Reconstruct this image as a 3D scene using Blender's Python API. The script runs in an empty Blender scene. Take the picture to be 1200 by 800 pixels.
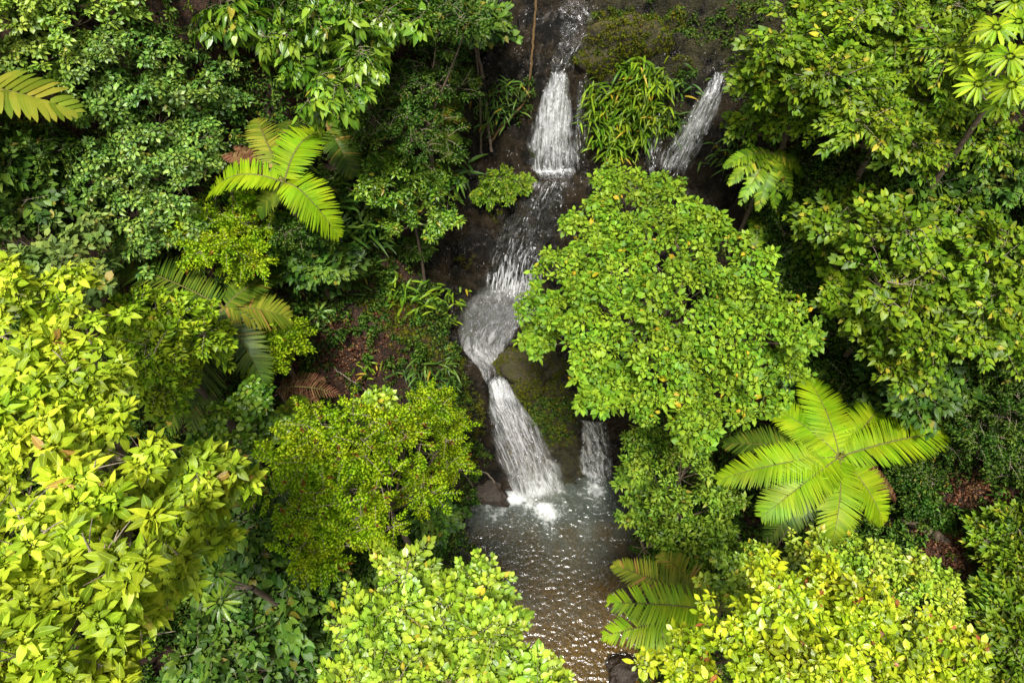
import bpy, math, random
import numpy as np
from mathutils import Vector, Matrix

# ------------------------------------------------------------------ camera
scene = bpy.context.scene
col = scene.collection
CAM_H, PITCH = 25.0, math.radians(58)
cam_d = bpy.data.cameras.new('camera')
cam = bpy.data.objects.new('camera', cam_d)
col.objects.link(cam)
cam.location = (0, 0, CAM_H)
cam.rotation_euler = (math.pi / 2 - PITCH, 0, 0)
cam_d.lens = 24
cam_d.sensor_width = 36
cam_d.clip_end = 500
scene.camera = cam

# ------------------------------------------------------------------ sky, sun, exposure
SUN_EL, SUN_AZ = math.radians(70), math.radians(187)     # azimuth clockwise from +y
world = bpy.data.worlds.new('World')
scene.world = world
world.use_nodes = True
wn = world.node_tree.nodes
bg = wn['Background']
sky = wn.new('ShaderNodeTexSky')
sky.sky_type = 'NISHITA'
sky.sun_disc = False
sky.sun_elevation = SUN_EL
sky.sun_rotation = SUN_AZ
sky.dust_density = 6.0
hs = wn.new('ShaderNodeHueSaturation')
hs.inputs['Saturation'].default_value = 0.15
world.node_tree.links.new(sky.outputs[0], hs.inputs['Color'])
world.node_tree.links.new(hs.outputs[0], bg.inputs['Color'])
bg.inputs['Strength'].default_value = 0.088
sun_d = bpy.data.lights.new('sun', 'SUN')
sun_d.energy = 4.2
sun_d.angle = math.radians(11)
sun_d.color = (1, 0.95, 0.86)
sun = bpy.data.objects.new('sun', sun_d)
col.objects.link(sun)
sdir = Vector((math.sin(SUN_AZ) * math.cos(SUN_EL), math.cos(SUN_AZ) * math.cos(SUN_EL), math.sin(SUN_EL)))
sun.rotation_euler = sdir.to_track_quat('Z', 'Y').to_euler()
sun.location = (0, 0, 60)
scene.view_settings.view_transform = 'Standard'
scene.view_settings.look = 'None'
scene.view_settings.gamma = 1
scene.view_settings.use_curve_mapping = False
scene.view_settings.exposure = 0.7
scene.render.engine = 'CYCLES'
scene.cycles.use_denoising = True
scene.cycles.max_bounces = 6
scene.cycles.transparent_max_bounces = 12

rng = np.random.default_rng(11)
random.seed(11)

# ------------------------------------------------------------------ numeric helpers
def nrm(v):
    v = np.asarray(v, float)
    return v / np.maximum(np.linalg.norm(v, axis=-1, keepdims=True), 1e-9)

def _hash(ix, iy, iz, seed):
    h = (ix * 374761393 + iy * 668265263 + iz * 2147483647 + seed * 974634541) & 0xffffffff
    h = ((h ^ (h >> 13)) * 1274126177) & 0xffffffff
    h = ((h ^ (h >> 16)) * 2246822519) & 0xffffffff
    return ((h ^ (h >> 15)) & 0xffff) / 65535.0

def vnoise(x, y, z=0.0, seed=0):
    x, y, z = np.broadcast_arrays(np.asarray(x, float), np.asarray(y, float), np.asarray(z, float))
    ix, iy, iz = np.floor(x).astype(np.int64), np.floor(y).astype(np.int64), np.floor(z).astype(np.int64)
    fx, fy, fz = x - ix, y - iy, z - iz
    fx, fy, fz = [f * f * (3 - 2 * f) for f in (fx, fy, fz)]
    r = 0
    for dx in (0, 1):
        for dy in (0, 1):
            for dz in (0, 1):
                w = (fx if dx else 1 - fx) * (fy if dy else 1 - fy) * (fz if dz else 1 - fz)
                r = r + w * _hash(ix + dx, iy + dy, iz + dz, seed)
    return r * 2 - 1

def fbm(x, y, z=0.0, seed=0, octv=4, lac=2.1, gain=0.5):
    r, a = 0, 1.0
    for i in range(octv):
        k = lac ** i
        r = r + a * vnoise(np.asarray(x) * k, np.asarray(y) * k, np.asarray(z) * k, seed + i)
        a *= gain
    return r

def sstep(a, b, x):
    t = np.clip((x - a) / (b - a), 0, 1)
    return t * t * (3 - 2 * t)

# ------------------------------------------------------------------ the shape of the gorge
PRY = [-30, -6, 0.4, 1.6, 3.0, 5.0, 7.0, 8.3, 8.75, 8.95, 9.4, 10.5, 10.8, 11.2, 13.4, 13.9, 14.3, 15.8, 16.0, 16.35, 16.55, 17.2, 17.6, 18.4, 20.5, 30, 60]
PRZ = [1.0, 1.2, 0.6, -0.25, -0.4, -0.75, -1.4, -1.9, -1.6, 0.3, 1.9, 5.35, 5.65, 5.55, 5.75, 6.0, 6.7, 9.05, 9.25, 9.35, 9.8, 12.2, 12.7, 13.6, 16.0, 27, 45]
LEY = [-10, 1.5, 4.0, 5.2, 6.5, 8.3, 9.0, 11, 12.5, 14, 16, 18, 25]
LEX = [-1.5, 0.4, -0.3, -0.8, -1.7, -1.6, -0.7, -1.5, -2.1, -2.6, -1.6, -1.2, -1.0]
REY = [-10, 1.5, 3, 5, 7, 9.5, 11, 13, 15, 17, 25]
REX = [4.2, 4.4, 4.3, 3.9, 4.3, 4.5, 5.0, 5.6, 6.6, 7.4, 8.0]

def height(x, y, rough=True):
    x = np.asarray(x, float); y = np.asarray(y, float)
    sh = -0.30 * np.clip(x - 1.0, 0, 2.6) * sstep(12.5, 10.5, y) + 0.42 * np.clip(x - 3.2, 0, 4) * sstep(13, 15, y)
    sh = sh + 0.25 * fbm(x * 0.5, y * 0.1, seed=3, octv=3) * sstep(9.0, 9.6, y)
    if rough:
        sh = sh + (0.16 * fbm(x * 1.5, y * 5.0, seed=81, octv=3) + 0.07 * fbm(x * 5.0, y * 15.0, seed=85, octv=3)) * sstep(8.9, 9.4, y)
    yy = y + sh
    zc = np.interp(yy, PRY, PRZ)
    le = np.interp(y, LEY, LEX); re = np.interp(y, REY, REX)
    d = np.maximum(le - x, x - re)
    zs = np.maximum(zc, -0.1)
    # away from the channel the steps of the bed soften into an even slope
    zs2 = np.interp(y, [-30, 0, 8, 17, 30, 60], [1.0, 0.4, 0.6, 12.2, 27, 45])
    k = sstep(1.0, 6.0, d)
    bank = 1.5 * sstep(0.0, 1.1, d) + 0.5 * np.maximum(d, 0) ** 1.05
    z = np.where(d > 0, (zs * (1 - k) + np.maximum(zs2, 0.2) * k) + bank, zc)
    z = np.where((d > 0) & (d < 0.5) & (zc < -0.1), zc + (z - zc) * sstep(0, .5, d), z)
    if rough:
        amp = 0.10 + 0.22 * sstep(0.5, 3, d)
        amp = amp * np.where((zc < 0.1) & (d < 0), 0.5, 1)
        z = z + amp * fbm(x * 1.1, y * 1.1, z * 0.7, seed=9, octv=5, gain=0.55)
        rk = np.abs(fbm(x * 2.1, y * 0.9, z * 1.6, seed=21, octv=4, gain=0.6))
        z = z + 0.16 * fbm(x * 1.3, y * 2.6, z * 2.2, seed=61, octv=4, gain=0.55) * sstep(1.2, 0.2, d) * sstep(0.0, 0.6, zc)
        z = z + 0.09 * fbm(x * 4.2, y * 4.2, z * 4.2, seed=66, octv=3, gain=0.6) * sstep(1.2, 0.2, d) * sstep(0.0, 0.6, zc)
        z = z - 0.34 * rk * sstep(1.2, 0.2, d) * sstep(0.0, 0.6, zc)
    return z

FWD = np.array([0, math.cos(PITCH), -math.sin(PITCH)])
UPV = np.array([0, math.sin(PITCH), math.cos(PITCH)])
CAMP = np.array([0, 0, CAM_H])

def ray(px, py):
    px = np.asarray(px, float); py = np.asarray(py, float)
    return FWD + ((px - 600) / 800)[..., None] * np.array([1., 0, 0]) - ((py - 400) / 800)[..., None] * UPV

def at(px, py, z):
    v = ray(px, py)
    t = (np.asarray(z, float) - CAM_H) / v[..., 2]
    return CAMP + t[..., None] * v

CG = 0.05
_cx, _cy = np.arange(-26, 26, CG), np.arange(-12, 34, CG)
CGRID = height(*np.meshgrid(_cx, _cy), False)
def coarse(x, y):
    fx = np.clip((x + 26) / CG, 0, len(_cx) - 2.001); fy = np.clip((y + 12) / CG, 0, len(_cy) - 2.001)
    i, j = fx.astype(int), fy.astype(int); u, w = fx - i, fy - j
    return (CGRID[j, i] * (1 - u) + CGRID[j, i + 1] * u) * (1 - w) + (CGRID[j + 1, i] * (1 - u) + CGRID[j + 1, i + 1] * u) * w

def ground(px, py, h=0.0):
    """where the line of sight is h metres above the ground"""
    v = ray(px, py); sh = v.shape[:-1]
    v = v.reshape(-1, 3); h = np.broadcast_to(np.asarray(h, float), sh).reshape(-1)
    ts = np.arange(4, 60, 0.12)
    hit = np.full(len(v), 59.0)
    done = np.zeros(len(v), bool)
    for t in ts:
        p = CAMP + t * v
        below = (p[:, 2] < coarse(p[:, 0], p[:, 1]) + h) & ~done
        hit[below] = t; done |= below
        if done.all(): break
    lo, hi = hit - 0.12, hit.copy()
    for _ in range(7):
        m = (lo + hi) / 2
        p = CAMP + m[:, None] * v
        b = p[:, 2] < coarse(p[:, 0], p[:, 1]) + h
        hi = np.where(b, m, hi); lo = np.where(b, lo, m)
    return (CAMP + hi[:, None] * v).reshape(sh + (3,))

def normal(x, y, e=0.15):
    hx = (height(x + e, y, False) - height(x - e, y, False)) / (2 * e)
    hy = (height(x, y + e, False) - height(x, y - e, False)) / (2 * e)
    return nrm(np.stack([-hx, -hy, np.ones_like(hx)], -1))

def project(p):
    q = np.asarray(p) - CAMP
    dep = q @ FWD
    return 600 + 800 * q[..., 0] / dep, 400 - 800 * (q @ UPV) / dep, dep

# ------------------------------------------------------------------ mesh helpers
def mesh_from(name, V, T, mat=None, uv=None, smooth=True, attrs=None):
    """V (n,3), T (m,3) triangles"""
    V = np.ascontiguousarray(V, np.float32); T = np.ascontiguousarray(T, np.int32)
    me = bpy.data.meshes.new(name)
    me.vertices.add(len(V)); me.vertices.foreach_set('co', V.ravel())
    me.loops.add(T.size); me.loops.foreach_set('vertex_index', T.ravel())
    me.polygons.add(len(T))
    me.polygons.foreach_set('loop_start', np.arange(0, T.size, 3, dtype=np.int32))
    if uv is not None:
        l = me.uv_layers.new(name='UVMap')
        l.data.foreach_set('uv', np.ascontiguousarray(uv[T.ravel()], np.float32).ravel())
    for k, a in (attrs or {}).items():
        at_ = me.attributes.new(k, 'FLOAT', 'POINT')
        at_.data.foreach_set('value', np.ascontiguousarray(a, np.float32))
    me.update(calc_edges=True)
    me.polygons.foreach_set('use_smooth', np.full(len(T), smooth, bool))
    if mat: me.materials.append(mat)
    return me

def obj(name, me, parent=None, loc=None):
    o = bpy.data.objects.new(name, me)
    col.objects.link(o)
    if parent is not None: o.parent = parent
    if loc is not None: o.location = loc
    return o

def tag(o, label=None, cat=None, group=None, kind=None):
    if label: o['label'] = label
    if cat: o['category'] = cat
    if group: o['group'] = group
    if kind: o['kind'] = kind
    return o

def thing(name, label, cat, loc, group=None):
    o = obj(name, None, None, tuple(float(a) for a in loc))
    o.empty_display_size = 0.2
    return tag(o, label, cat, group)

def grid_tris(nu, nv):
    i = np.arange(nu * nv).reshape(nv, nu)
    a, b, c, d = i[:-1, :-1].ravel(), i[:-1, 1:].ravel(), i[1:, 1:].ravel(), i[1:, :-1].ravel()
    return np.concatenate([np.stack([a, b, c], 1), np.stack([a, c, d], 1)])

class Buf:
    def __init__(s): s.V, s.T, s.U, s.n = [], [], [], 0
    def add(s, V, T, U=None):
        V = np.asarray(V, float)
        s.V.append(V); s.T.append(np.asarray(T) + s.n); s.n += len(V)
        s.U.append(np.zeros((len(V), 2)) if U is None else U)
    def mesh(s, name, mat, origin=(0, 0, 0), smooth=True):
        return mesh_from(name, np.concatenate(s.V) - np.asarray(origin), np.concatenate(s.T), mat, np.concatenate(s.U), smooth)

def tube(buf, pts, rad, k=6):
    pts = np.asarray(pts, float); n = len(pts)
    rad = np.broadcast_to(rad, (n,))
    tg = nrm(np.gradient(pts, axis=0))
    ref = np.where(np.abs(tg[:, 2:3]) > 0.9, np.array([[1., 0, 0]]), np.array([[0, 0, 1.]]))
    a = nrm(np.cross(tg, ref)); b = np.cross(tg, a)
    th = np.arange(k) / k * 2 * np.pi
    V = pts[:, None] + rad[:, None, None] * (np.cos(th)[None, :, None] * a[:, None] + np.sin(th)[None, :, None] * b[:, None])
    i = np.arange(n * k).reshape(n, k)
    A, B = i[:-1], np.roll(i, -1, 1)[:-1]; C, D = np.roll(i, -1, 1)[1:], i[1:]
    T = np.concatenate([np.stack([A.ravel(), B.ravel(), C.ravel()], 1), np.stack([A.ravel(), C.ravel(), D.ravel()], 1)])
    U = np.stack([np.repeat(np.linspace(0, 1, n), k), np.tile(th / 6.28, n)], 1)
    buf.add(V.reshape(-1, 3), T, U)

def tubes(buf, P, rad, k=3):
    """many thin tubes at once: P (n,m,3), rad (m,)"""
    n, m, _ = P.shape
    tg = nrm(np.gradient(P, axis=1))
    a = nrm(np.cross(tg, np.array([0.31, 0.17, 0.93]))); b = np.cross(tg, a)
    th = np.arange(k) / k * 2 * np.pi
    V = P[:, :, None] + np.asarray(rad)[None, :, None, None] * (np.cos(th)[None, None, :, None] * a[:, :, None] + np.sin(th)[None, None, :, None] * b[:, :, None])
    i = np.arange(m * k).reshape(m, k)
    A, B, C, D = i[:-1], np.roll(i, -1, 1)[:-1], np.roll(i, -1, 1)[1:], i[1:]
    T = np.concatenate([np.stack([A.ravel(), B.ravel(), C.ravel()], 1), np.stack([A.ravel(), C.ravel(), D.ravel()], 1)])
    buf.add(V.reshape(-1, 3), (T[None] + (np.arange(n) * m * k)[:, None, None]).reshape(-1, 3))

def bez(p0, p1, p2, n):
    t = np.linspace(0, 1, n)[:, None]
    return (1 - t) ** 2 * p0 + 2 * t * (1 - t) * p1 + t ** 2 * p2

# ------------------------------------------------------------------ materials
def nodes(name):
    m = bpy.data.materials.new(name); m.use_nodes = True
    nt = m.node_tree; nt.nodes.clear()
    return m, nt, (lambda t, **k: _node(nt, t, **k)), nt.links.new

def _node(nt, t, **k):
    n = nt.nodes.new('ShaderNode' + t)
    for a, v in k.items():
        if a.startswith('i_'):
            key = a[2:]
            key = int(key) if key.isdigit() else key.replace('_', ' ')
            n.inputs[key].default_value = v
        else: setattr(n, a, v)
    return n

def ramp(nd, stops):
    r = nd('ValToRGB'); e = r.color_ramp.elements
    while len(e) < len(stops): e.new(0.5)
    for i, (p, c) in enumerate(stops):
        e[i].position = p; e[i].color = (*c, 1) if len(c) == 3 else c
    return r

def leaf_mat(name, dark, mid, light, odd=None, odd_p=0.03, rough=0.42, trans=0.32, vein=0.25, base=None, spec=0.2):
    m, nt, nd, lk = nodes(name)
    geo = nd('NewGeometry'); oi = nd('ObjectInfo'); uvn = nd('UVMap'); tc = nd('TexCoord')
    add = nd('Math', operation='ADD'); lk(geo.outputs['Random Per Island'], add.inputs[0]); lk(oi.outputs['Random'], add.inputs[1])
    fr = nd('Math', operation='FRACT'); lk(add.outputs[0], fr.inputs[0])
    stops = [(0.0, dark), (0.45, mid), (1.0, light)]
    if odd: stops = [(0.0, dark), (0.45, mid), (1 - odd_p - 0.004, light), (1 - odd_p, odd)]
    r = ramp(nd, stops); lk(fr.outputs[0], r.inputs[0])
    # mottling over the blade and over the crown
    nz = nd('TexNoise', i_Scale=0.9, i_Detail=2.0); lk(geo.outputs['Position'], nz.inputs['Vector'])
    nz2 = nd('TexNoise', i_Scale=38.0, i_Detail=2.0); lk(tc.outputs['Object'], nz2.inputs['Vector'])
    s = nd('Math', operation='MULTIPLY_ADD', i_1=1.3, i_2=0.08); lk(nz.outputs['Fac'], s.inputs[0])
    nh = nd('TexNoise', i_Scale=1.7, i_Detail=2.0); lk(geo.outputs['Position'], nh.inputs['Vector'])
    hv = nd('MapRange', i_1=0.3, i_2=0.7, i_3=0.475, i_4=0.522); lk(nh.outputs['Fac'], hv.inputs[0])
    hsv = nd('HueSaturation'); lk(hv.outputs[0], hsv.inputs['Hue']); lk(r.outputs[0], hsv.inputs['Color'])
    s2 = nd('Math', operation='MULTIPLY_ADD', i_1=0.5, i_2=0.0); lk(nz2.outputs['Fac'], s2.inputs[0])
    sa = nd('Math', operation='ADD'); lk(s.outputs[0], sa.inputs[0]); lk(s2.outputs[0], sa.inputs[1])
    mul = nd('MixRGB', blend_type='MULTIPLY', i_Fac=1.0); lk(hsv.outputs[0], mul.inputs[1]); lk(sa.outputs[0], mul.inputs[2])
    # midrib and side veins from the leaf's own uv
    sep = nd('SeparateXYZ'); lk(uvn.outputs[0], sep.inputs[0])
    ab = nd('Math', operation='ABSOLUTE'); lk(sep.outputs['Y'], ab.inputs[0])
    mr = nd('MapRange', i_1=0.0, i_2=0.14, i_3=1.0, i_4=0.0); lk(ab.outputs[0], mr.inputs[0])
    sv = nd('Math', operation='MULTIPLY_ADD', i_1=-0.25); lk(ab.outputs[0], sv.inputs[0]); lk(sep.outputs['X'], sv.inputs[2])
    sv2 = nd('Math', operation='MULTIPLY', i_1=50.0); lk(sv.outputs[0], sv2.inputs[0])
    sv3 = nd('Math', operation='SINE'); lk(sv2.outputs[0], sv3.inputs[0])
    sv4 = nd('Math', operation='MULTIPLY_ADD', i_1=0.12, i_2=0.0); lk(sv3.outputs[0], sv4.inputs[0])
    vs = nd('Math', operation='ADD'); lk(mr.outputs[0], vs.inputs[0]); lk(sv4.outputs[0], vs.inputs[1])
    vm = nd('Math', operation='MULTIPLY', i_1=vein, use_clamp=True); lk(vs.outputs[0], vm.inputs[0])
    lt = tuple(min(1, c * 1.5 + 0.03) for c in light)
    mv = nd('MixRGB'); lk(vm.outputs[0], mv.inputs[0]); lk(mul.outputs[0], mv.inputs[1]); mv.inputs[2].default_value = (*lt, 1)
    out = mv
    if base:
        br = nd('MapRange', i_1=0.1, i_2=0.6, i_3=0.75, i_4=0.0); lk(sep.outputs['X'], br.inputs[0])
        mb = nd('MixRGB'); lk(br.outputs[0], mb.inputs[0]); lk(mv.outputs[0], mb.inputs[1]); mb.inputs[2].default_value = (*base, 1)
        out = mb
    p = nd('BsdfPrincipled', i_Roughness=rough); lk(out.outputs[0], p.inputs['Base Color'])
    p.inputs['Specular IOR Level'].default_value = spec
    bmp = nd('Bump', i_Strength=0.25, i_Distance=0.01); lk(vs.outputs[0], bmp.inputs['Height']); lk(bmp.outputs[0], p.inputs['Normal'])
    tr = nd('BsdfTranslucent')
    tcl = nd('MixRGB', blend_type='MULTIPLY', i_Fac=1.0); lk(out.outputs[0], tcl.inputs[1]); tcl.inputs[2].default_value = (1.3, 1.3, 0.5, 1)
    lk(tcl.outputs[0], tr.inputs['Color'])
    mx = nd('MixShader', i_0=trans); lk(p.outputs[0], mx.inputs[1]); lk(tr.outputs[0], mx.inputs[2])
    o = nd('OutputMaterial'); lk(mx.outputs[0], o.inputs[0])
    return m

def bark_mat(name, a, b, scale=14):
    m, nt, nd, lk = nodes(name)
    tc = nd('TexCoord'); nz = nd('TexNoise', i_Scale=scale, i_Detail=5.0); lk(tc.outputs['Object'], nz.inputs['Vector'])
    r = ramp(nd, [(0.3, a), (0.7, b)]); lk(nz.outputs['Fac'], r.inputs[0])
    p = nd('BsdfPrincipled', i_Roughness=0.85); lk(r.outputs[0], p.inputs['Base Color'])
    bp = nd('Bump', i_Strength=0.5, i_Distance=0.02); lk(nz.outputs['Fac'], bp.inputs['Height']); lk(bp.outputs[0], p.inputs['Normal'])
    o = nd('OutputMaterial'); lk(p.outputs[0], o.inputs[0])
    return m

def terrain_mat():
    m, nt, nd, lk = nodes('gorge_ground')
    geo = nd('NewGeometry'); pos = geo.outputs['Position']
    rock = nd('Attribute', attribute_name='rock'); moss = nd('Attribute', attribute_name='moss'); bed = nd('Attribute', attribute_name='bed')
    n1 = nd('TexNoise', i_Scale=1.3, i_Detail=6.0, i_Roughness=0.65); lk(pos, n1.inputs['Vector'])
    n2 = nd('TexNoise', i_Scale=11.0, i_Detail=6.0, i_Roughness=0.7); lk(pos, n2.inputs['Vector'])
    mp = nd('Mapping', i_Scale=(5.5, 4.5, 3.2)); lk(pos, mp.inputs['Vector'])
    n3 = nd('TexNoise', i_Scale=1.0, i_Detail=6.0, i_Roughness=0.7); lk(mp.outputs[0], n3.inputs['Vector'])
    v1 = nd('TexVoronoi', i_Scale=16.0, i_Randomness=1.0); lk(pos, v1.inputs['Vector'])
    # soil under leaf litter
    soil = ramp(nd, [(0.3, (0.009, 0.0045, 0.002)), (0.48, (0.036, 0.016, 0.007)), (0.6, (0.09, 0.042, 0.018)), (0.75, (0.024, 0.012, 0.006))])
    mixs = nd('Math', operation='MULTIPLY_ADD', i_1=0.5); lk(n2.outputs['Fac'], mixs.inputs[0])
    hlf = nd('Math', operation='MULTIPLY', i_1=0.5); lk(v1.outputs['Color'], hlf.inputs[0]); lk(hlf.outputs[0], mixs.inputs[2])
    lk(mixs.outputs[0], soil.inputs[0])
    # wet dark bedrock
    rk = ramp(nd, [(0.38, (0.003, 0.003, 0.003)), (0.48, (0.009, 0.008, 0.007)), (0.57, (0.024, 0.019, 0.016)), (0.68, (0.10, 0.085, 0.075))])
    lk(n3.outputs['Fac'], rk.inputs[0])
    brn = nd('MapRange', i_1=0.45, i_2=0.6, i_4=0.75); lk(n1.outputs['Fac'], brn.inputs[0])
    rkb = nd('MixRGB', i_Color2=(0.045, 0.026, 0.012, 1)); lk(brn.outputs[0], rkb.inputs[0]); lk(rk.outputs[0], rkb.inputs[1])
    mos = ramp(nd, [(0.3, (0.014, 0.016, 0.003)), (0.5, (0.045, 0.042, 0.006)), (0.75, (0.10, 0.085, 0.010))])
    lk(n2.outputs['Fac'], mos.inputs[0])
    m1 = nd('MixRGB'); lk(rock.outputs['Fac'], m1.inputs[0]); lk(soil.outputs[0], m1.inputs[1]); lk(rkb.outputs[0], m1.inputs[2])
    mm = nd('MixRGB'); lk(m1.outputs[0], mm.inputs[1]); lk(mos.outputs[0], mm.inputs[2])
    mf = nd('MapRange', i_1=0.35, i_2=0.62); lk(n1.outputs['Fac'], mf.inputs[0])
    mf2 = nd('Math', operation='MULTIPLY', use_clamp=True); lk(mf.outputs[0], mf2.inputs[0]); lk(moss.outputs['Fac'], mf2.inputs[1])
    lk(mf2.outputs[0], mm.inputs[0])
    bd = ramp(nd, [(0.32, (0.05, 0.032, 0.006)), (0.5, (0.16, 0.10, 0.018)), (0.68, (0.32, 0.21, 0.045))]); lk(n2.outputs['Fac'], bd.inputs[0])
    mbd = nd('MixRGB'); lk(bed.outputs['Fac'], mbd.inputs[0]); lk(mm.outputs[0], mbd.inputs[1]); lk(bd.outputs[0], mbd.inputs[2])
    p = nd('BsdfPrincipled'); lk(mbd.outputs[0], p.inputs['Base Color'])
    rr = nd('MapRange', i_1=0.0, i_2=1.0, i_3=0.9, i_4=0.16); lk(rock.outputs['Fac'], rr.inputs[0])
    rr2 = nd('Math', operation='MULTIPLY_ADD', i_1=0.6); lk(mf2.outputs[0], rr2.inputs[0]); lk(rr.outputs[0], rr2.inputs[2])
    lk(rr2.outputs[0], p.inputs['Roughness'])
    bh = nd('Math', operation='ADD'); lk(n2.outputs['Fac'], bh.inputs[0]); lk(n3.outputs['Fac'], bh.inputs[1])
    bp = nd('Bump', i_Strength=1.0, i_Distance=0.2); lk(bh.outputs[0], bp.inputs['Height'])
    n5 = nd('TexNoise', i_Scale=26.0, i_Detail=3.0); lk(pos, n5.inputs['Vector'])
    bp2 = nd('Bump', i_Strength=1.0, i_Distance=0.07); lk(n5.outputs['Fac'], bp2.inputs['Height']); lk(bp.outputs[0], bp2.inputs['Normal'])
    lk(bp2.outputs[0], p.inputs['Normal'])
    o = nd('OutputMaterial'); lk(p.outputs[0], o.inputs[0])
    return m

def boulder_mat(name, mossy):
    m, nt, nd, lk = nodes(name)
    geo = nd('NewGeometry'); pos = geo.outputs['Position']
    n1 = nd('TexNoise', i_Scale=2.2, i_Detail=6.0, i_Roughness=0.65); lk(pos, n1.inputs['Vector'])
    n2 = nd('TexNoise', i_Scale=16.0, i_Detail=5.0, i_Roughness=0.7); lk(pos, n2.inputs['Vector'])
    rk = ramp(nd, [(0.35, (0.006, 0.005, 0.004)), (0.52, (0.028, 0.019, 0.012)), (0.68, (0.08, 0.055, 0.035))]); lk(n2.outputs['Fac'], rk.inputs[0])
    ms = ramp(nd, [(0.36, (0.008, 0.009, 0.002)), (0.5, (0.032, 0.030, 0.004)), (0.66, (0.085, 0.062, 0.009))]); lk(n2.outputs['Fac'], ms.inputs[0])
    sp = nd('SeparateXYZ'); lk(geo.outputs['Normal'], sp.inputs[0])
    f = nd('MapRange', i_1=-0.2 if mossy else 0.9, i_2=0.5 if mossy else 1.4); lk(sp.outputs['Z'], f.inputs[0])
    f2 = nd('MapRange', i_1=0.3, i_2=0.5); lk(n1.outputs['Fac'], f2.inputs[0])
    ff = nd('Math', operation='MULTIPLY'); lk(f.outputs[0], ff.inputs[0]); lk(f2.outputs[0], ff.inputs[1])
    mx = nd('MixRGB'); lk(ff.outputs[0], mx.inputs[0]); lk(rk.outputs[0], mx.inputs[1]); lk(ms.outputs[0], mx.inputs[2])
    p = nd('BsdfPrincipled'); lk(mx.outputs[0], p.inputs['Base Color'])
    r = nd('MapRange', i_1=0.0, i_2=1.0, i_3=0.3, i_4=0.9); lk(ff.outputs[0], r.inputs[0]); lk(r.outputs[0], p.inputs['Roughness'])
    b = nd('Bump', i_Strength=0.9, i_Distance=0.06); lk(n2.outputs['Fac'], b.inputs['Height']); lk(b.outputs[0], p.inputs['Normal'])
    o = nd('OutputMaterial'); lk(p.outputs[0], o.inputs[0])
    return m

def pool_mat():
    m, nt, nd, lk = nodes('pool_water')
    geo = nd('NewGeometry'); pos = geo.outputs['Position']
    aer_sheen = nd('Attribute', attribute_name='bubbles_sheen')
    n1 = nd('TexNoise', i_Scale=8.0, i_Detail=3.0); lk(pos, n1.inputs['Vector'])
    n2 = nd('TexNoise', i_Scale=24.0, i_Detail=2.0); lk(pos, n2.inputs['Vector'])
    b1 = nd('Bump', i_Strength=0.35, i_Distance=0.10); lk(n1.outputs['Fac'], b1.inputs['Height'])
    b2 = nd('Bump', i_Strength=0.15, i_Distance=0.02); lk(n2.outputs['Fac'], b2.inputs['Height']); lk(b1.outputs[0], b2.inputs['Normal'])
    fr = nd('Fresnel', i_IOR=1.42); lk(b2.outputs[0], fr.inputs['Normal'])
    gl = nd('BsdfGlossy', i_Roughness=0.14, i_Color=(1, 1, 1, 1)); lk(b2.outputs[0], gl.inputs['Normal'])
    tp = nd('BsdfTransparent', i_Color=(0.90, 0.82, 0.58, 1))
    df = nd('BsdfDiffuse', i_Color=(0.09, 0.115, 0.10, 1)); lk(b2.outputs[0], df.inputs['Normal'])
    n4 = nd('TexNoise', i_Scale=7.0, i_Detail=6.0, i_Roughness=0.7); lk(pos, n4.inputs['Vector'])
    fa = nd('Math', operation='ADD'); lk(n4.outputs['Fac'], fa.inputs[0]); lk(aer_sheen.outputs['Fac'], fa.inputs[1])
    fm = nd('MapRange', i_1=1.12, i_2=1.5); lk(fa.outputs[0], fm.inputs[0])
    fc = nd('MixRGB', i_Color1=(0.078, 0.094, 0.080, 1), i_Color2=(0.62, 0.64, 0.64, 1)); lk(fm.outputs[0], fc.inputs[0]); lk(fc.outputs[0], df.inputs['Color'])  # grey-green doubles as painted sky sheen and aerated water; white is foam
    mx0 = nd('MixShader'); lk(aer_sheen.outputs['Fac'], mx0.inputs[0]); lk(tp.outputs[0], mx0.inputs[1]); lk(df.outputs[0], mx0.inputs[2])
    mx = nd('MixShader'); lk(fr.outputs[0], mx.inputs[0]); lk(mx0.outputs[0], mx.inputs[1]); lk(gl.outputs[0], mx.inputs[2])
    o = nd('OutputMaterial'); lk(mx.outputs[0], o.inputs[0])
    return m

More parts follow.
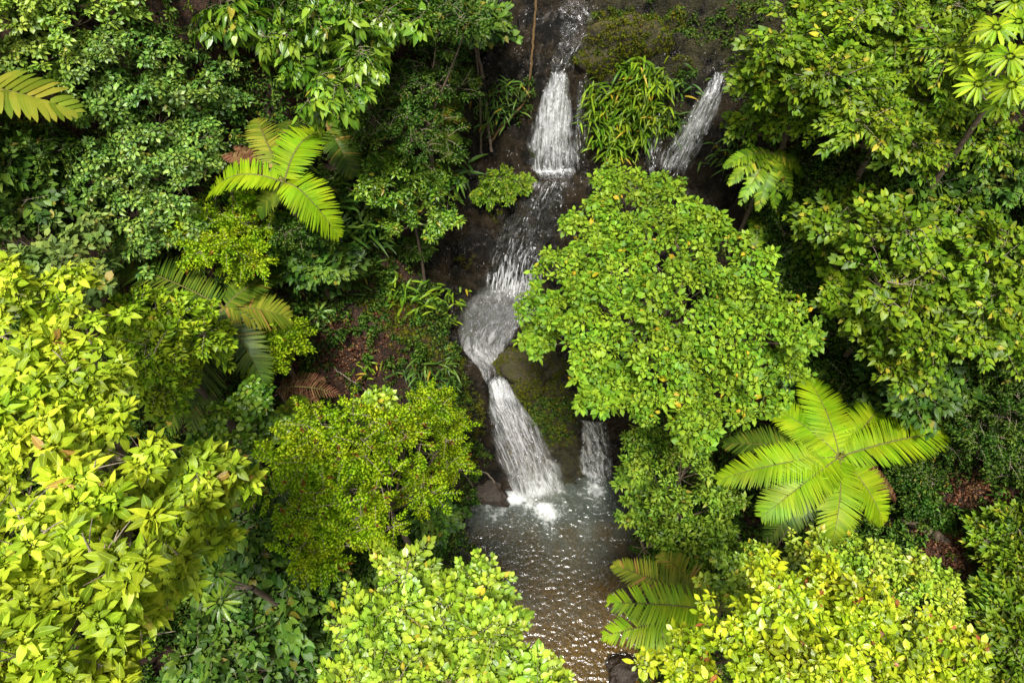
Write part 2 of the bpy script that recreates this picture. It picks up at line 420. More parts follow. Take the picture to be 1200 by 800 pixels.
def fall_mat(name, lo, hi, su=22.0, sv=3.0, white=0.7):
    """white water: torn into streaks along the flow; attribute dens thins it out"""
    m, nt, nd, lk = nodes(name)
    uvn = nd('UVMap'); den = nd('Attribute', attribute_name='dens'); oi = nd('ObjectInfo')
    mp = nd('Mapping', i_Scale=(su, sv, 1)); lk(uvn.outputs[0], mp.inputs['Vector'])
    off = nd('CombineXYZ'); lk(oi.outputs['Random'], off.inputs[2])
    ad = nd('VectorMath', operation='ADD'); lk(mp.outputs[0], ad.inputs[0]); lk(off.outputs[0], ad.inputs[1])
    n1 = nd('TexNoise', i_Scale=1.0, i_Detail=5.0, i_Roughness=0.65, i_Distortion=0.4); lk(ad.outputs[0], n1.inputs['Vector'])
    sm = nd('Math', operation='ADD'); lk(n1.outputs['Fac'], sm.inputs[0]); lk(den.outputs['Fac'], sm.inputs[1])
    al = nd('MapRange', i_1=lo, i_2=hi); lk(sm.outputs[0], al.inputs[0])
    df = nd('BsdfPrincipled', i_Roughness=0.3); df.inputs['Base Color'].default_value = (white, white * 1.0, white * 1.02, 1)
    df.inputs['Specular IOR Level'].default_value = 0.6
    b = nd('Bump', i_Strength=0.7, i_Distance=0.06); lk(n1.outputs['Fac'], b.inputs['Height']); lk(b.outputs[0], df.inputs['Normal'])
    # between the streaks: a clear film of running water
    gl = nd('BsdfGlossy', i_Roughness=0.12, i_Color=(1, 1, 1, 1)); lk(b.outputs[0], gl.inputs['Normal'])
    tp = nd('BsdfTransparent', i_Color=(0.93, 0.94, 0.94, 1))
    fr = nd('Fresnel', i_IOR=1.33); lk(b.outputs[0], fr.inputs['Normal'])
    mg = nd('MixShader'); lk(fr.outputs[0], mg.inputs[0]); lk(tp.outputs[0], mg.inputs[1]); lk(gl.outputs[0], mg.inputs[2])
    ed = nd('Attribute', attribute_name='edge')
    mx = nd('MixShader'); lk(al.outputs[0], mx.inputs[0]); lk(mg.outputs[0], mx.inputs[1]); lk(df.outputs[0], mx.inputs[2])
    tp2 = nd('BsdfTransparent')
    me = nd('MixShader'); lk(ed.outputs['Fac'], me.inputs[0]); lk(tp2.outputs[0], me.inputs[1]); lk(mx.outputs[0], me.inputs[2])
    o = nd('OutputMaterial'); lk(me.outputs[0], o.inputs[0])
    return m

def foam_mat():
    m, nt, nd, lk = nodes('foam')
    p = nd('BsdfPrincipled', i_Roughness=0.35); p.inputs['Base Color'].default_value = (0.66, 0.67, 0.69, 1)
    o = nd('OutputMaterial'); lk(p.outputs[0], o.inputs[0])
    return m

M = {}
L = leaf_mat
M['lime'] = L('lime_leaf', (0.1, 0.17, 0.007), (0.3, 0.42, 0.015), (0.55, 0.65, 0.045), (0.34, 0.22, 0.05), 0.012, 0.38, 0.36, 0.35)
M['dull'] = L('dull_leaf', (0.06, 0.105, 0.025), (0.12, 0.19, 0.04), (0.22, 0.3, 0.06), (0.30, 0.24, 0.05), 0.02, 0.45, 0.28, 0.3)
M['rosette'] = L('rosette_leaf', (0.045, 0.11, 0.016), (0.11, 0.225, 0.028), (0.25, 0.39, 0.06), (0.20, 0.22, 0.03), 0.02, 0.36, 0.22, 0.15, spec=0.45)
M['glossy'] = L('glossy_leaf', (0.03, 0.085, 0.006), (0.09, 0.2, 0.011), (0.23, 0.37, 0.03), (0.30, 0.26, 0.03), 0.02, 0.30, 0.28, 0.3, spec=0.45)
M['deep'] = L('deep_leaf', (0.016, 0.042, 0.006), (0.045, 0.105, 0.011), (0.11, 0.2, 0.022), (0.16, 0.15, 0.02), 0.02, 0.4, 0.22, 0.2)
M['apple'] = L('apple_leaf', (0.055, 0.135, 0.009), (0.14, 0.275, 0.014), (0.27, 0.42, 0.028), (0.50, 0.34, 0.02), 0.01, 0.42, 0.33, 0.3, base=(0.36, 0.50, 0.03))
M['yellow'] = L('yellow_leaf', (0.12, 0.225, 0.006), (0.28, 0.455, 0.01), (0.47, 0.64, 0.022), (0.30, 0.12, 0.03), 0.02, 0.4, 0.45, 0.2)
M['fresh'] = L('fresh_leaf', (0.042, 0.095, 0.005), (0.105, 0.195, 0.008), (0.22, 0.32, 0.016), (0.36, 0.34, 0.03), 0.03, 0.36, 0.3, 0.3)
M['pale'] = L('pale_leaf', (0.09, 0.165, 0.01), (0.22, 0.35, 0.018), (0.42, 0.55, 0.045), (0.45, 0.38, 0.03), 0.03, 0.3, 0.3, 0.35, spec=0.45)
M['gold'] = L('gold_leaf', (0.11, 0.18, 0.005), (0.31, 0.43, 0.01), (0.57, 0.65, 0.03), (0.35, 0.10, 0.04), 0.02, 0.3, 0.34, 0.3, spec=0.45)
M['olive'] = L('olive_leaf', (0.045, 0.1, 0.008), (0.12, 0.22, 0.015), (0.25, 0.37, 0.035), (0.25, 0.22, 0.03), 0.01, 0.34, 0.28, 0.25)
M['pear'] = L('pear_leaf', (0.08, 0.16, 0.018), (0.19, 0.31, 0.032), (0.36, 0.49, 0.065), (0.4, 0.36, 0.05), 0.02, 0.36, 0.3, 0.2, spec=0.45)
M['spring'] = L('spring_leaf', (0.09, 0.18, 0.006), (0.2, 0.34, 0.01), (0.36, 0.49, 0.02), (0.4, 0.34, 0.03), 0.01, 0.36, 0.32, 0.3)
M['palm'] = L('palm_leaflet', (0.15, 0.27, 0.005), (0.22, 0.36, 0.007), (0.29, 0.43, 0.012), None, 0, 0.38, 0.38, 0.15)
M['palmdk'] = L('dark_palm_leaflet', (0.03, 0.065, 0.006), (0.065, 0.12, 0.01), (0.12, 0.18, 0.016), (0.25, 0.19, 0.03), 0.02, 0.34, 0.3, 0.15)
M['palmy']  = L('olive_palm_leaflet', (0.10, 0.15, 0.01), (0.18, 0.22, 0.018), (0.27, 0.27, 0.03), (0.32, 0.20, 0.05), 0.05, 0.4, 0.3, 0.15)
M['dead'] = L('dead_leaf', (0.045, 0.018, 0.007), (0.11, 0.045, 0.018), (0.21, 0.11, 0.055), None, 0, 0.7, 0.1, 0.2)
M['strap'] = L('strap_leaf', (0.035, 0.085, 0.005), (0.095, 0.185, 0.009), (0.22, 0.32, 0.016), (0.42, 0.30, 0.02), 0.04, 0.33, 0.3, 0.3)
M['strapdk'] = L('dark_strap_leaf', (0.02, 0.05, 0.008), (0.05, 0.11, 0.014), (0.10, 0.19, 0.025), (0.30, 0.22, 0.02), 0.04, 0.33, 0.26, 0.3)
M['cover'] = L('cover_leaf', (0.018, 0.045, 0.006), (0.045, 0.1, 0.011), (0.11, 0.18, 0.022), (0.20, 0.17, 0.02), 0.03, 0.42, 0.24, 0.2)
M['moss'] = L('moss_tuft', (0.035, 0.055, 0.003), (0.1, 0.13, 0.006), (0.22, 0.235, 0.01), (0.2, 0.12, 0.02), 0.04, 0.6, 0.3, 0.0)
M['bark']   = bark_mat('bark', (0.05, 0.035, 0.022), (0.17, 0.125, 0.085))
M['twig']   = bark_mat('pale_twig', (0.10, 0.075, 0.05), (0.34, 0.28, 0.21), 30)
M['root']   = bark_mat('mossy_vine', (0.035, 0.022, 0.006), (0.12, 0.065, 0.016), 20)
M['rachis'] = bark_mat('rachis', (0.06, 0.06, 0.012), (0.15, 0.13, 0.03), 20)
M['ground'] = terrain_mat()
M['foam'] = foam_mat()

# ------------------------------------------------------------------ ground
def axis(parts):
    out = []
    for a, b, s in parts: out += list(np.arange(a, b, s))
    return np.array(out + [parts[-1][1]])
gx = axis([(-45, -18, 1.0), (-18, -5, 0.28), (-5, 8.5, 0.085), (8.5, 18, 0.28), (18, 45, 1.0)])
gy = axis([(-25, -4, 0.8), (-4, 1, 0.3), (1, 8.4, 0.14), (8.4, 8.8, 0.05), (8.8, 10.8, 0.03), (10.8, 13.8, 0.06), (13.8, 16.2, 0.04), (16.2, 17.9, 0.017), (17.9, 19, 0.05), (19, 26, 0.3), (26, 55, 1.2)])
GX, GY = np.meshgrid(gx, gy)
GZ = height(GX, GY)
le = np.interp(GY, LEY, LEX); re = np.interp(GY, REY, REX)
dd = np.maximum(le - GX, GX - re) + 0.5 * fbm(GX * 0.7, GY * 0.7, seed=40, octv=3)
up = sstep(8.3, 8.8, GY)
rock = np.where(GX < 2, sstep(1.3, 0.2, dd), sstep(0.8, -0.2, dd)) * up + sstep(0.8, 0.1, dd) * (1 - up)
bed = sstep(0.15, -0.1, GZ) * sstep(8.6, 7.9, GY) * sstep(0.6, 0.1, dd)
mossv = rock * (0.15 + 0.85 * sstep(15.8, 17.2, GY) * sstep(2.0, 2.6, GX)) + rock * sstep(0.0, 0.8, dd) * 0.6
mossv = np.clip(mossv + 0.9 * sstep(0.3, -0.1, np.hypot((GX - 1.6) / 1.6, (GY - 9.9) / 1.1) - 0.8), 0, 1)
ground_me = mesh_from('ground', np.stack([GX, GY, GZ], -1).reshape(-1, 3), grid_tris(len(gx), len(gy)), M['ground'],
                      attrs={'rock': rock.ravel(), 'moss': mossv.ravel(), 'bed': bed.ravel()})
tag(obj('ground', ground_me), kind='structure')

# ------------------------------------------------------------------ water
def disc_dist(x, y, cx, cy): return np.hypot(x - cx, y - cy)
wx = np.arange(-3.4, 6.2, 0.045); wy = np.arange(0.4, 10.6, 0.045)
WX, WY = np.meshgrid(wx, wy)
r1 = np.hypot((WX - 0.9) * 0.85, WY - 8.95); r2 = disc_dist(WX, WY, 3.2, 9.4)
wob = fbm(WX * 1.2, WY * 1.2, seed=70, octv=3)
WZ = 0.0075 * np.sin(r1 * 33 + wob * 6.0) * np.exp(-r1 * 0.10) * (0.5 + 0.8 * np.abs(vnoise(WX * 2, WY * 2, seed=72))) \
   + 0.012 * np.sin(r2 * 19 + wob * 4) * np.exp(-r2 * 0.35) + 0.0105 * fbm(WX * 5.5, WY * 9.0, seed=75, octv=2)
bub_sheen = np.clip(0.5 * np.exp(-(r1 / 1.0) ** 2) + 0.02 + 0.62 * np.exp(-(r1 / 4.4) ** 2) + 0.5 * np.exp(-(r2 / 0.6) ** 2), 0, 0.95) * (0.8 + 0.35 * fbm(WX * 1.5, WY * 1.5, seed=77, octv=3))  # wide falloff paints grey sky reflection over the pool; tight ones are bubbles
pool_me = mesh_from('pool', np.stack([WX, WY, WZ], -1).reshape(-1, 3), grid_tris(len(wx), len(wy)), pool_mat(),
                    attrs={'bubbles_sheen': np.clip(bub_sheen, 0, 1).ravel()})
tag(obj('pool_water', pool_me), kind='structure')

def smooth_path(pts, n):
    pts = np.asarray(pts, float)
    s = np.r_[0, np.cumsum(np.hypot(*np.diff(pts[:, :2], axis=0).T))]
    t = np.linspace(0, s[-1], n)
    P = np.stack([np.interp(t, s, pts[:, k]) for k in range(pts.shape[1])], 1)
    for _ in range(3):
        P[1:-1] = (P[:-2] + 2 * P[1:-1] + P[2:]) / 4
    return P, t / s[-1]

def flow_sheet(path, nu, nv, off, mat, seed, dens, bulge=0.1, rag=0.18):
    """a sheet of water lying on the rock: rows follow the flow"""
    P, t = smooth_path(path, nv)
    u = np.linspace(-1, 1, nu)
    rr = rag * vnoise(t * 14, 0, seed=seed)
    rl = rag * vnoise(t * 14, 9, seed=seed + 1)
    half = P[:, 2][:, None] * np.where(u[None] > 0, 1 + rr[:, None], 1 + rl[:, None])
    px = P[:, 0][:, None] + u[None] * half
    py = P[:, 1][:, None] + (8 * vnoise(u * 3.3, 2.0, seed=seed) + 5 * vnoise(u * 9, 5.0, seed=seed) - 7 * u ** 2)[None] * (t ** 2)[:, None]
    g = ground(px, py)
    for _ in range(4):
        g[1:-1] = (g[:-2] + 2 * g[1:-1] + g[2:]) / 4
    n = normal(g[..., 0], g[..., 1], 0.3)
    n[..., 2] = np.maximum(n[..., 2], 0.25); n = nrm(n)
    o = off + bulge * (1 - u[None] ** 2) + 0.05 * fbm(u[None] * 7 + 0 * t[:, None], t[:, None] * 9, seed=seed, octv=3)
    V = g + n * o[..., None]
    U = np.stack([np.repeat(u[None] * half * 0.02, nv, 0) if False else u[None] * half / 40.0, np.repeat(t[:, None], nu, 1) * (len(t) / 40.0)], -1)
    d = np.interp(t, np.linspace(0, 1, len(dens)), dens)[:, None] + 0 * u[None]
    d = d - 0.10 * np.abs(u[None]) ** 2
    e = sstep(1.0, 0.72, np.abs(u))[None] * sstep(0, 0.05, t)[:, None] * sstep(1, 0.86, t)[:, None] + 0 * px
    me = mesh_from('sheet', V.reshape(-1, 3), grid_tris(nu, nv), mat, U.reshape(-1, 2), attrs={'dens': d.ravel(), 'edge': e.ravel()})
    return me, V, t

OCT_V = np.array([[1, 0, 0], [-1, 0, 0], [0, 1, 0], [0, -1, 0], [0, 0, 1], [0, 0, -1]], float)
OCT_T = np.array([[0, 2, 4], [2, 1, 4], [1, 3, 4], [3, 0, 4], [2, 0, 5], [1, 2, 5], [3, 1, 5], [0, 3, 5]])

def drops(buf, pos, flow, size, stretch):
    """torn droplets of water drawn out along the flow"""
    n = len(pos); flow = nrm(flow)
    a = nrm(np.cross(flow, rng.normal(size=(n, 3)))); b = np.cross(flow, a)
    V = (OCT_V[None, :, 0:1] * flow[:, None] * (size * stretch)[:, None, None] + OCT_V[None, :, 1:2] * a[:, None] * size[:, None, None]
         + OCT_V[None, :, 2:3] * b[:, None] * size[:, None, None]) + pos[:, None]
    T = OCT_T[None] + (np.arange(n) * 6)[:, None, None]
    buf.add(V.reshape(-1, 3), T.reshape(-1, 3))

def waterfall(name, path, dens, layers, ndrop, nv=90, nu=26, bulge=0.12, dsize=0.008, splash=0, cut=0.0):
    root = obj(name, None); tag(root, kind='structure')
    V0 = None
    for k in range(layers):
        me, V, t = flow_sheet(path, nu, nv, 0.09 + 0.06 * k, WM[k % len(WM)], 100 + 13 * k + len(name), np.asarray(dens) - 0.05 * k, bulge)
        o = obj('water_sheet', me, root)
        V0 = V
    buf = Buf()
    if ndrop:
        # droplets keep to the torn strands
        ti = rng.random(ndrop * 4); ui = rng.normal(0, 0.42, ndrop * 4).clip(-0.98, 0.98)
        w = vnoise(ui * 9, ti * 5, seed=5) * 0.5 + np.interp(ti, np.linspace(0, 1, len(dens)), dens) * 2.2 + 0.35 - cut
        keep = rng.random(len(ti)) < np.clip(w, 0, 1)
        ti, ui = ti[keep][:ndrop], ui[keep][:ndrop]
        r = ti * (nv - 1); c = (ui + 1) / 2 * (nu - 1)
        r0 = np.clip(r.astype(int), 0, nv - 2); c0 = np.clip(c.astype(int), 0, nu - 2)
        fr, fc = (r - r0)[:, None], (c - c0)[:, None]
        p = V0[r0, c0] * (1 - fr) * (1 - fc) + V0[r0 + 1, c0] * fr * (1 - fc) + V0[r0, c0 + 1] * (1 - fr) * fc + V0[r0 + 1, c0 + 1] * fr * fc
        fl = V0[r0 + 1, c0] - V0[r0, c0]
        drops(buf, p + rng.normal(0, 0.03, p.shape), fl + rng.normal(0, 0.15, p.shape) * np.linalg.norm(fl, axis=1, keepdims=True),
              dsize * rng.uniform(0.5, 1.5, len(p)), rng.uniform(2.0, 7.0, len(p)))
    if splash:
        c = V0[-1].mean(0); w = np.linalg.norm(V0[-1, -1] - V0[-1, 0]) / 2
        a = rng.uniform(0, 2 * np.pi, splash); rr = np.abs(rng.normal(0, 0.42, splash)) * w
        p = c + np.stack([np.cos(a) * rr * 1.15, np.sin(a) * rr * 0.8 - 0.1, np.abs(rng.normal(0, 0.14, splash)) * np.exp(-rr)], 1)
        p[:, 2] = np.maximum(p[:, 2], c[2] - 0.02)
        drops(buf, p, rng.normal(size=(splash, 3)) + [0, 0, 0.5], dsize * rng.uniform(0.35, 0.9, splash), rng.uniform(0.8, 1.8, splash))
    if buf.n: obj('spray_drops', buf.mesh('spray', M['foam']), root)['kind'] = 'stuff'
    return root

WM = [fall_mat('white_water', 0.46, 0.84, 22, 3), fall_mat('white_water_front', 0.56, 0.84, 34, 5)]
WT = [fall_mat('thin_water', 0.56, 0.80, 26, 5, 0.7)]
# upper fall, its side trickle, cascade, stream basin, lower fall, the two right-hand falls
waterfall('upper_waterfall', [(656, 82, 9), (652, 100, 14), (649, 130, 20), (647, 165, 26), (647, 198, 29), (650, 212, 24)], [0.08, 0.20, 0.20, 0.17, 0.08, -0.02], 3, 300, splash=260)
waterfall('lower_waterfall', [(583, 443, 9), (592, 470, 18), (603, 500, 26), (617, 535, 32), (629, 572, 32), (631, 584, 26)], [0.16, 0.20, 0.15, 0.14, 0.20], 3, 400, splash=1500)
waterfall('small_waterfall', [(693, 488, 14), (696, 515, 17), (698, 557, 20)], [0.04, 0.06, 0.10], 2, 120, splash=500)
waterfall('right_waterfall', [(846, 84, 8), (836, 105, 13), (820, 140, 18), (803, 172, 20), (790, 200, 22)], [0.0, 0.08, 0.10, 0.05, 0.06], 2, 160)
WM_full = WM
WM = WT
waterfall('thin_waterfall', [(684, 90, 7), (682, 140, 9), (679, 195, 10)], [-0.02, 0.02, 0.04], 1, 30, nu=10)
waterfall('thin_waterfall', [(772, 130, 6), (768, 165, 9), (764, 200, 10)], [-0.02, 0.04, 0.06], 1, 30, nu=10)
waterfall('thin_waterfall', [(672, 0, 20), (676, 30, 20), (668, 60, 17), (655, 86, 14)], [-0.16, -0.12, -0.08, 0.04], 1, 0, nu=16)
waterfall('cascade', [(646, 212, 26), (634, 235, 30), (622, 262, 34), (606, 300, 36), (598, 345, 32)], [0.04, -0.03, -0.01, 0.08, 0.22], 2, 160, splash=200, cut=0.3)

def rapids_mat():
    m, nt, nd, lk = nodes('rapids')
    uvn = nd('UVMap'); den = nd('Attribute', attribute_name='dens'); ed = nd('Attribute', attribute_name='edge')
    geo = nd('NewGeometry')
    mp = nd('Mapping', i_Scale=(9.0, 3.2, 1)); lk(uvn.outputs[0], mp.inputs['Vector'])
    n1 = nd('TexNoise', i_Scale=1.0, i_Detail=7.0, i_Roughness=0.68, i_Distortion=1.5); lk(mp.outputs[0], n1.inputs['Vector'])
    sm = nd('Math', operation='ADD'); lk(n1.outputs['Fac'], sm.inputs[0]); lk(den.outputs['Fac'], sm.inputs[1])
    al = nd('MapRange', i_1=0.44, i_2=0.74, i_3=0.06, i_4=0.9); lk(sm.outputs[0], al.inputs[0])
    b = nd('Bump', i_Strength=1.0, i_Distance=0.12); lk(n1.outputs['Fac'], b.inputs['Height'])
    df = nd('BsdfDiffuse', i_Color=(0.62, 0.62, 0.62, 1)); lk(b.outputs[0], df.inputs['Normal'])
    tp = nd('BsdfTransparent', i_Color=(0.7, 0.7, 0.66, 1)); gl = nd('BsdfGlossy', i_Roughness=0.1); lk(b.outputs[0], gl.inputs['Normal'])
    fr = nd('Fresnel', i_IOR=1.5); lk(b.outputs[0], fr.inputs['Normal'])
    a = nd('MixShader'); lk(al.outputs[0], a.inputs[0]); lk(tp.outputs[0], a.inputs[1]); lk(df.outputs[0], a.inputs[2])
    c = nd('MixShader'); lk(fr.outputs[0], c.inputs[0]); lk(a.outputs[0], c.inputs[1]); lk(gl.outputs[0], c.inputs[2])
    t2 = nd('BsdfTransparent'); e = nd('MixShader'); lk(ed.outputs['Fac'], e.inputs[0]); lk(t2.outputs[0], e.inputs[1]); lk(c.outputs[0], e.inputs[2])
    o = nd('OutputMaterial'); lk(e.outputs[0], o.inputs[0])
    return m
me, _, _ = flow_sheet([(600, 334, 36), (592, 350, 46), (584, 370, 48), (572, 390, 38), (566, 412, 28), (576, 432, 17), (584, 448, 10)], 40, 70, 0.14,
                      rapids_mat(), 5, [0.06, -0.08, -0.08, -0.03, 0.08, 0.14, 0.12], 0.05, 0.06)
tag(obj('stream_water', me), kind='structure')

# ------------------------------------------------------------------ boulders
MOSSY = []
def boulder(name, label, px, py, rad, z=None, mossy=True, seed=0, sink=0.35):
    p = ground(np.array(px), np.array(py)) if z is None else at(np.array(px), np.array(py), z)
    import bmesh
    bm = bmesh.new(); bmesh.ops.create_icosphere(bm, subdivisions=4, radius=1)
    V = np.array([v.co[:] for v in bm.verts]); T = np.array([[v.index for v in f.verts] for f in bm.faces]); bm.free()
    d = 1 + 0.34 * fbm(V[:, 0] * 1.4, V[:, 1] * 1.4, V[:, 2] * 1.4, seed=seed, octv=6, gain=0.55)
    V = V * d[:, None]
    V = np.sign(V) * np.abs(V) ** 0.9 * np.asarray(rad)
    o = obj(name, mesh_from(name, V, T, boulder_mat(name, mossy)), None, tuple(p + np.array([0, 0, rad[2] * (1 - 2 * sink)])))
    if mossy: MOSSY.append((o, V, T))
    return tag(o, label, 'boulder')
boulder('mossy_boulder', 'large moss-covered boulder between the stream and the lower waterfall', 622, 432, (1.05, 0.8, 0.85), mossy=True, seed=2, sink=0.55)
boulder('wet_boulder', 'dark wet boulder beside the foot of the lower waterfall', 566, 573, (0.95, 0.7, 0.8), z=0.0, mossy=False, seed=7, sink=0.5)
boulder('brown_boulder', 'small brown boulder in the shallow end of the pool', 729, 789, (0.5, 0.45, 0.42), z=0.0, mossy=False, seed=12, sink=0.45)
boulder('mossy_outcrop', 'olive mossy outcrop above the big strap-leaved clump on the cliff', 735, 62, (1.2, 0.32, 1.15), mossy=True, seed=18, sink=0.6)

# ------------------------------------------------------------------ leaves
def leaf_tmpl(Lr=1.0, W=0.4, shape='ell', seg=3, fold=0.25, droop=0.15, twist=0.0):
    s = np.linspace(0, 1, seg + 1)
    ctr = {'ell': 0.48, 'obo': 0.64, 'lan': 0.36, 'rnd': 0.5}[shape]
    pw = {'ell': 1.0, 'obo': 0.85, 'lan': 1.15, 'rnd': 0.65}[shape]
    e = math.log(0.5) / math.log(ctr)
    w = np.sin(np.pi * s ** e) ** pw * W / 2
    V, U, T, rows = [], [], [], []
    for i in range(seg + 1):
        zm = -droop * s[i] ** 2
        if i in (0, seg):
            rows.append([len(V)]); V.append((s[i], 0, zm)); U.append((s[i], 0))
        else:
            ze = zm + fold * w[i]; rows.append([len(V), len(V) + 1, len(V) + 2])
            tw = twist * s[i]
            V += [(s[i], -w[i], ze + tw * w[i]), (s[i], 0, zm), (s[i], w[i], ze - tw * w[i])]
            U += [(s[i], -1), (s[i], 0), (s[i], 1)]
    for i in range(seg):
        a, b = rows[i], rows[i + 1]
        if len(a) == 1: T += [(a[0], b[1], b[0])[::-1], (a[0], b[2], b[1])[::-1]]
        elif len(b) == 1: T += [(a[0], b[0], a[1])[::-1], (a[1], b[0], a[2])[::-1]]
        else:
            for k in (0, 1): T += [(a[k], b[k], b[k + 1])[::-1], (a[k], b[k + 1], a[k + 1])[::-1]]
    return np.array(V) * Lr, np.array(T), np.array(U)

class Leaves:
    """a heap of placed leaves: position, direction, normal, length"""
    def __init__(s): s.p, s.d, s.n, s.l = [], [], [], []
    def add(s, p, d, n, l):
        s.p.append(p); s.d.append(d); s.n.append(n); s.l.append(l)
    def arrays(s):
        p, d, n = [np.concatenate(a) for a in (s.p, s.d, s.n)]; l = np.concatenate(s.l)
        d = nrm(d); y = nrm(np.cross(n, d)); n = np.cross(d, y)
        return p, d, y, n, l

def place(buf, A, tmpl, sel=None):
    p, d, y, n, l = A if sel is None else [a[sel] for a in A]
    V, T, U = tmpl
    W = p[:, None] + l[:, None, None] * (V[None, :, 0:1] * d[:, None] + V[None, :, 1:2] * y[:, None] + V[None, :, 2:3] * n[:, None])
    buf.add(W.reshape(-1, 3), (T[None] + (np.arange(len(p)) * len(V))[:, None, None]).reshape(-1, 3), np.tile(U, (len(p), 1)))

UPZ = np.array([0, 0, 1.])

def whorls(Lv, c, ax, size, k, el=(0.15, 0.6), jit=0.35, heart=0):
    """c (n,3) whorl centres, ax (n,3) axes; k leaves each"""
    n = len(c); ax = nrm(ax)
    e1 = nrm(np.cross(ax, rng.normal(size=(n, 3)))); e2 = np.cross(ax, e1)
    e0 = rng.uniform(el[0], el[1], n)
    for i in range(k):
        ph = 2 * np.pi * i / k + rng.normal(0, jit, n) * 0.4
        e = e0 + rng.normal(0, 0.12, n) + 0.22 * (i % 2)
        rad = np.cos(ph)[:, None] * e1 + np.sin(ph)[:, None] * e2
        d = np.cos(e)[:, None] * rad + np.sin(e)[:, None] * ax
        nn = np.cos(e)[:, None] * ax - np.sin(e)[:, None] * rad + rng.normal(0, 0.12, (n, 3))
        Lv.add(c + d * 0.05 * size[:, None], d, nn, size * rng.uniform(0.6, 1.15, n))
    for i in range(heart):
        ph = rng.uniform(0, 6.28, n); e = rng.uniform(0.45, 0.9, n)
        rad = np.cos(ph)[:, None] * e1 + np.sin(ph)[:, None] * e2
        d = np.cos(e)[:, None] * rad + np.sin(e)[:, None] * ax
        Lv.add(c + 0 * d, d, np.cos(e)[:, None] * ax - np.sin(e)[:, None] * rad, size * rng.uniform(0.35, 0.6, n))

def sprays(Lv, c, tdir, nup, size, k, length, ang=0.95, droop=0.15, pair=True, twigs=None):
    """twigs from c along tdir carrying leaves in two rows"""
    n = len(c); t = nrm(tdir); b = nrm(np.cross(nup, t)); u = np.cross(t, b)
    ln = length * rng.uniform(0.75, 1.2, n)
    bend = rng.uniform(0.0, 0.35, n)
    for i in range(k):
        s = (i + 1) / k
        for sg in (-1, 1):
            ss = s if pair else s - (0.5 / k if sg > 0 else 0)
            q = c + t * (ln * ss)[:, None] - UPZ * (ln * bend * ss ** 2)[:, None]
            a = ang * (1 - 0.35 * s) + rng.normal(0, 0.15, n)
            d = np.cos(a)[:, None] * t + sg * np.sin(a)[:, None] * b - UPZ * droop * rng.uniform(0.3, 1.6, n)[:, None]
            nn = u + rng.normal(0, 0.22, (n, 3)) + sg * 0.15 * b * -1
            Lv.add(q, d, nn, size * (0.75 + 0.35 * math.sin(math.pi * min(1, s * 0.8 + 0.1))) * rng.uniform(0.8, 1.15, n))
    q = c + t * ln[:, None] - UPZ * (ln * bend)[:, None]
    Lv.add(q, t - UPZ * droop, u + rng.normal(0, 0.2, (n, 3)), size * rng.uniform(0.8, 1.1, n))
    if twigs is not None:
        s = np.linspace(-0.25, 1, 4)
        tubes(twigs, c[:, None] + t[:, None] * (ln[:, None] * s)[..., None] - UPZ * (ln[:, None] * bend[:, None] * s ** 2)[..., None], np.linspace(0.007, 0.003, 4), 3)

SPEC = {  # leaf length m, width ratio, shape, segments, fold, droop, material, arrangement, leaves, twig length
    'lime':    (0.25, 0.42, 'ell', 4, 0.15, 0.22, 'lime', 'whorl', 6, 0),
    'dull':    (0.27, 0.50, 'obo', 4, 0.25, 0.15, 'dull', 'whorl', 6, 0),
    'rosette': (0.20, 0.40, 'obo', 3, 0.30, 0.15, 'rosette', 'whorl', 7, 0),
    'rosettelt': (0.19, 0.42, 'obo', 3, 0.30, 0.15, 'fresh', 'whorl', 8, 0),
    'glossy':  (0.36, 0.38, 'ell', 4, 0.30, 0.30, 'glossy', 'hang', 3, 0.34),
    'deep':    (0.18, 0.42, 'ell', 2, 0.25, 0.18, 'deep', 'spray', 4, 0.34),
    'apple':   (0.25, 0.43, 'obo', 3, 0.18, 0.16, 'apple', 'whorl', 6, 0),
    'yellow':  (0.15, 0.48, 'ell', 2, 0.25, 0.12, 'yellow', 'spray', 6, 0.42),
    'fresh':   (0.22, 0.40, 'ell', 3, 0.28, 0.16, 'fresh', 'spray', 5, 0.46),
    'whorlg':  (0.23, 0.33, 'ell', 3, 0.28, 0.18, 'glossy', 'whorl', 7, 0),
    'olive':   (0.25, 0.33, 'ell', 3, 0.28, 0.16, 'olive', 'whorl', 7, 0),
    'pear':    (0.21, 0.42, 'obo', 3, 0.30, 0.15, 'pear', 'whorl', 7, 0),
    'bright':  (0.22, 0.38, 'ell', 3, 0.28, 0.18, 'spring', 'spray', 5, 0.46),
    'pale':    (0.20, 0.48, 'obo', 4, 0.20, 0.14, 'pale', 'spray', 5, 0.46),
    'gold':    (0.21, 0.42, 'obo', 4, 0.22, 0.16, 'gold', 'whorl', 6, 0),
    'paleg':   (0.19, 0.44, 'obo', 3, 0.30, 0.15, 'pale', 'whorl', 6, 0),
    'pinnate': (0.25, 0.40, 'ell', 4, 0.28, 0.20, 'fresh', 'spray', 7, 0.85),
    'round':   (0.26, 0.50, 'ell', 4, 0.22, 0.12, 'fresh', 'spray', 4, 0.60),
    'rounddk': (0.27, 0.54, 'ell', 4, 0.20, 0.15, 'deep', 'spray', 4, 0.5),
    'roundgr': (0.26, 0.62, 'obo', 4, 0.20, 0.15, 'glossy', 'whorl', 5, 0),
    'cover':   (0.17, 0.42, 'ell', 2, 0.30, 0.18, 'cover', 'whorl', 5, 0),
    'moss':    (0.10, 0.32, 'lan', 2, 0.20, 0.30, 'moss', 'whorl', 6, 0),
}
TM = {}
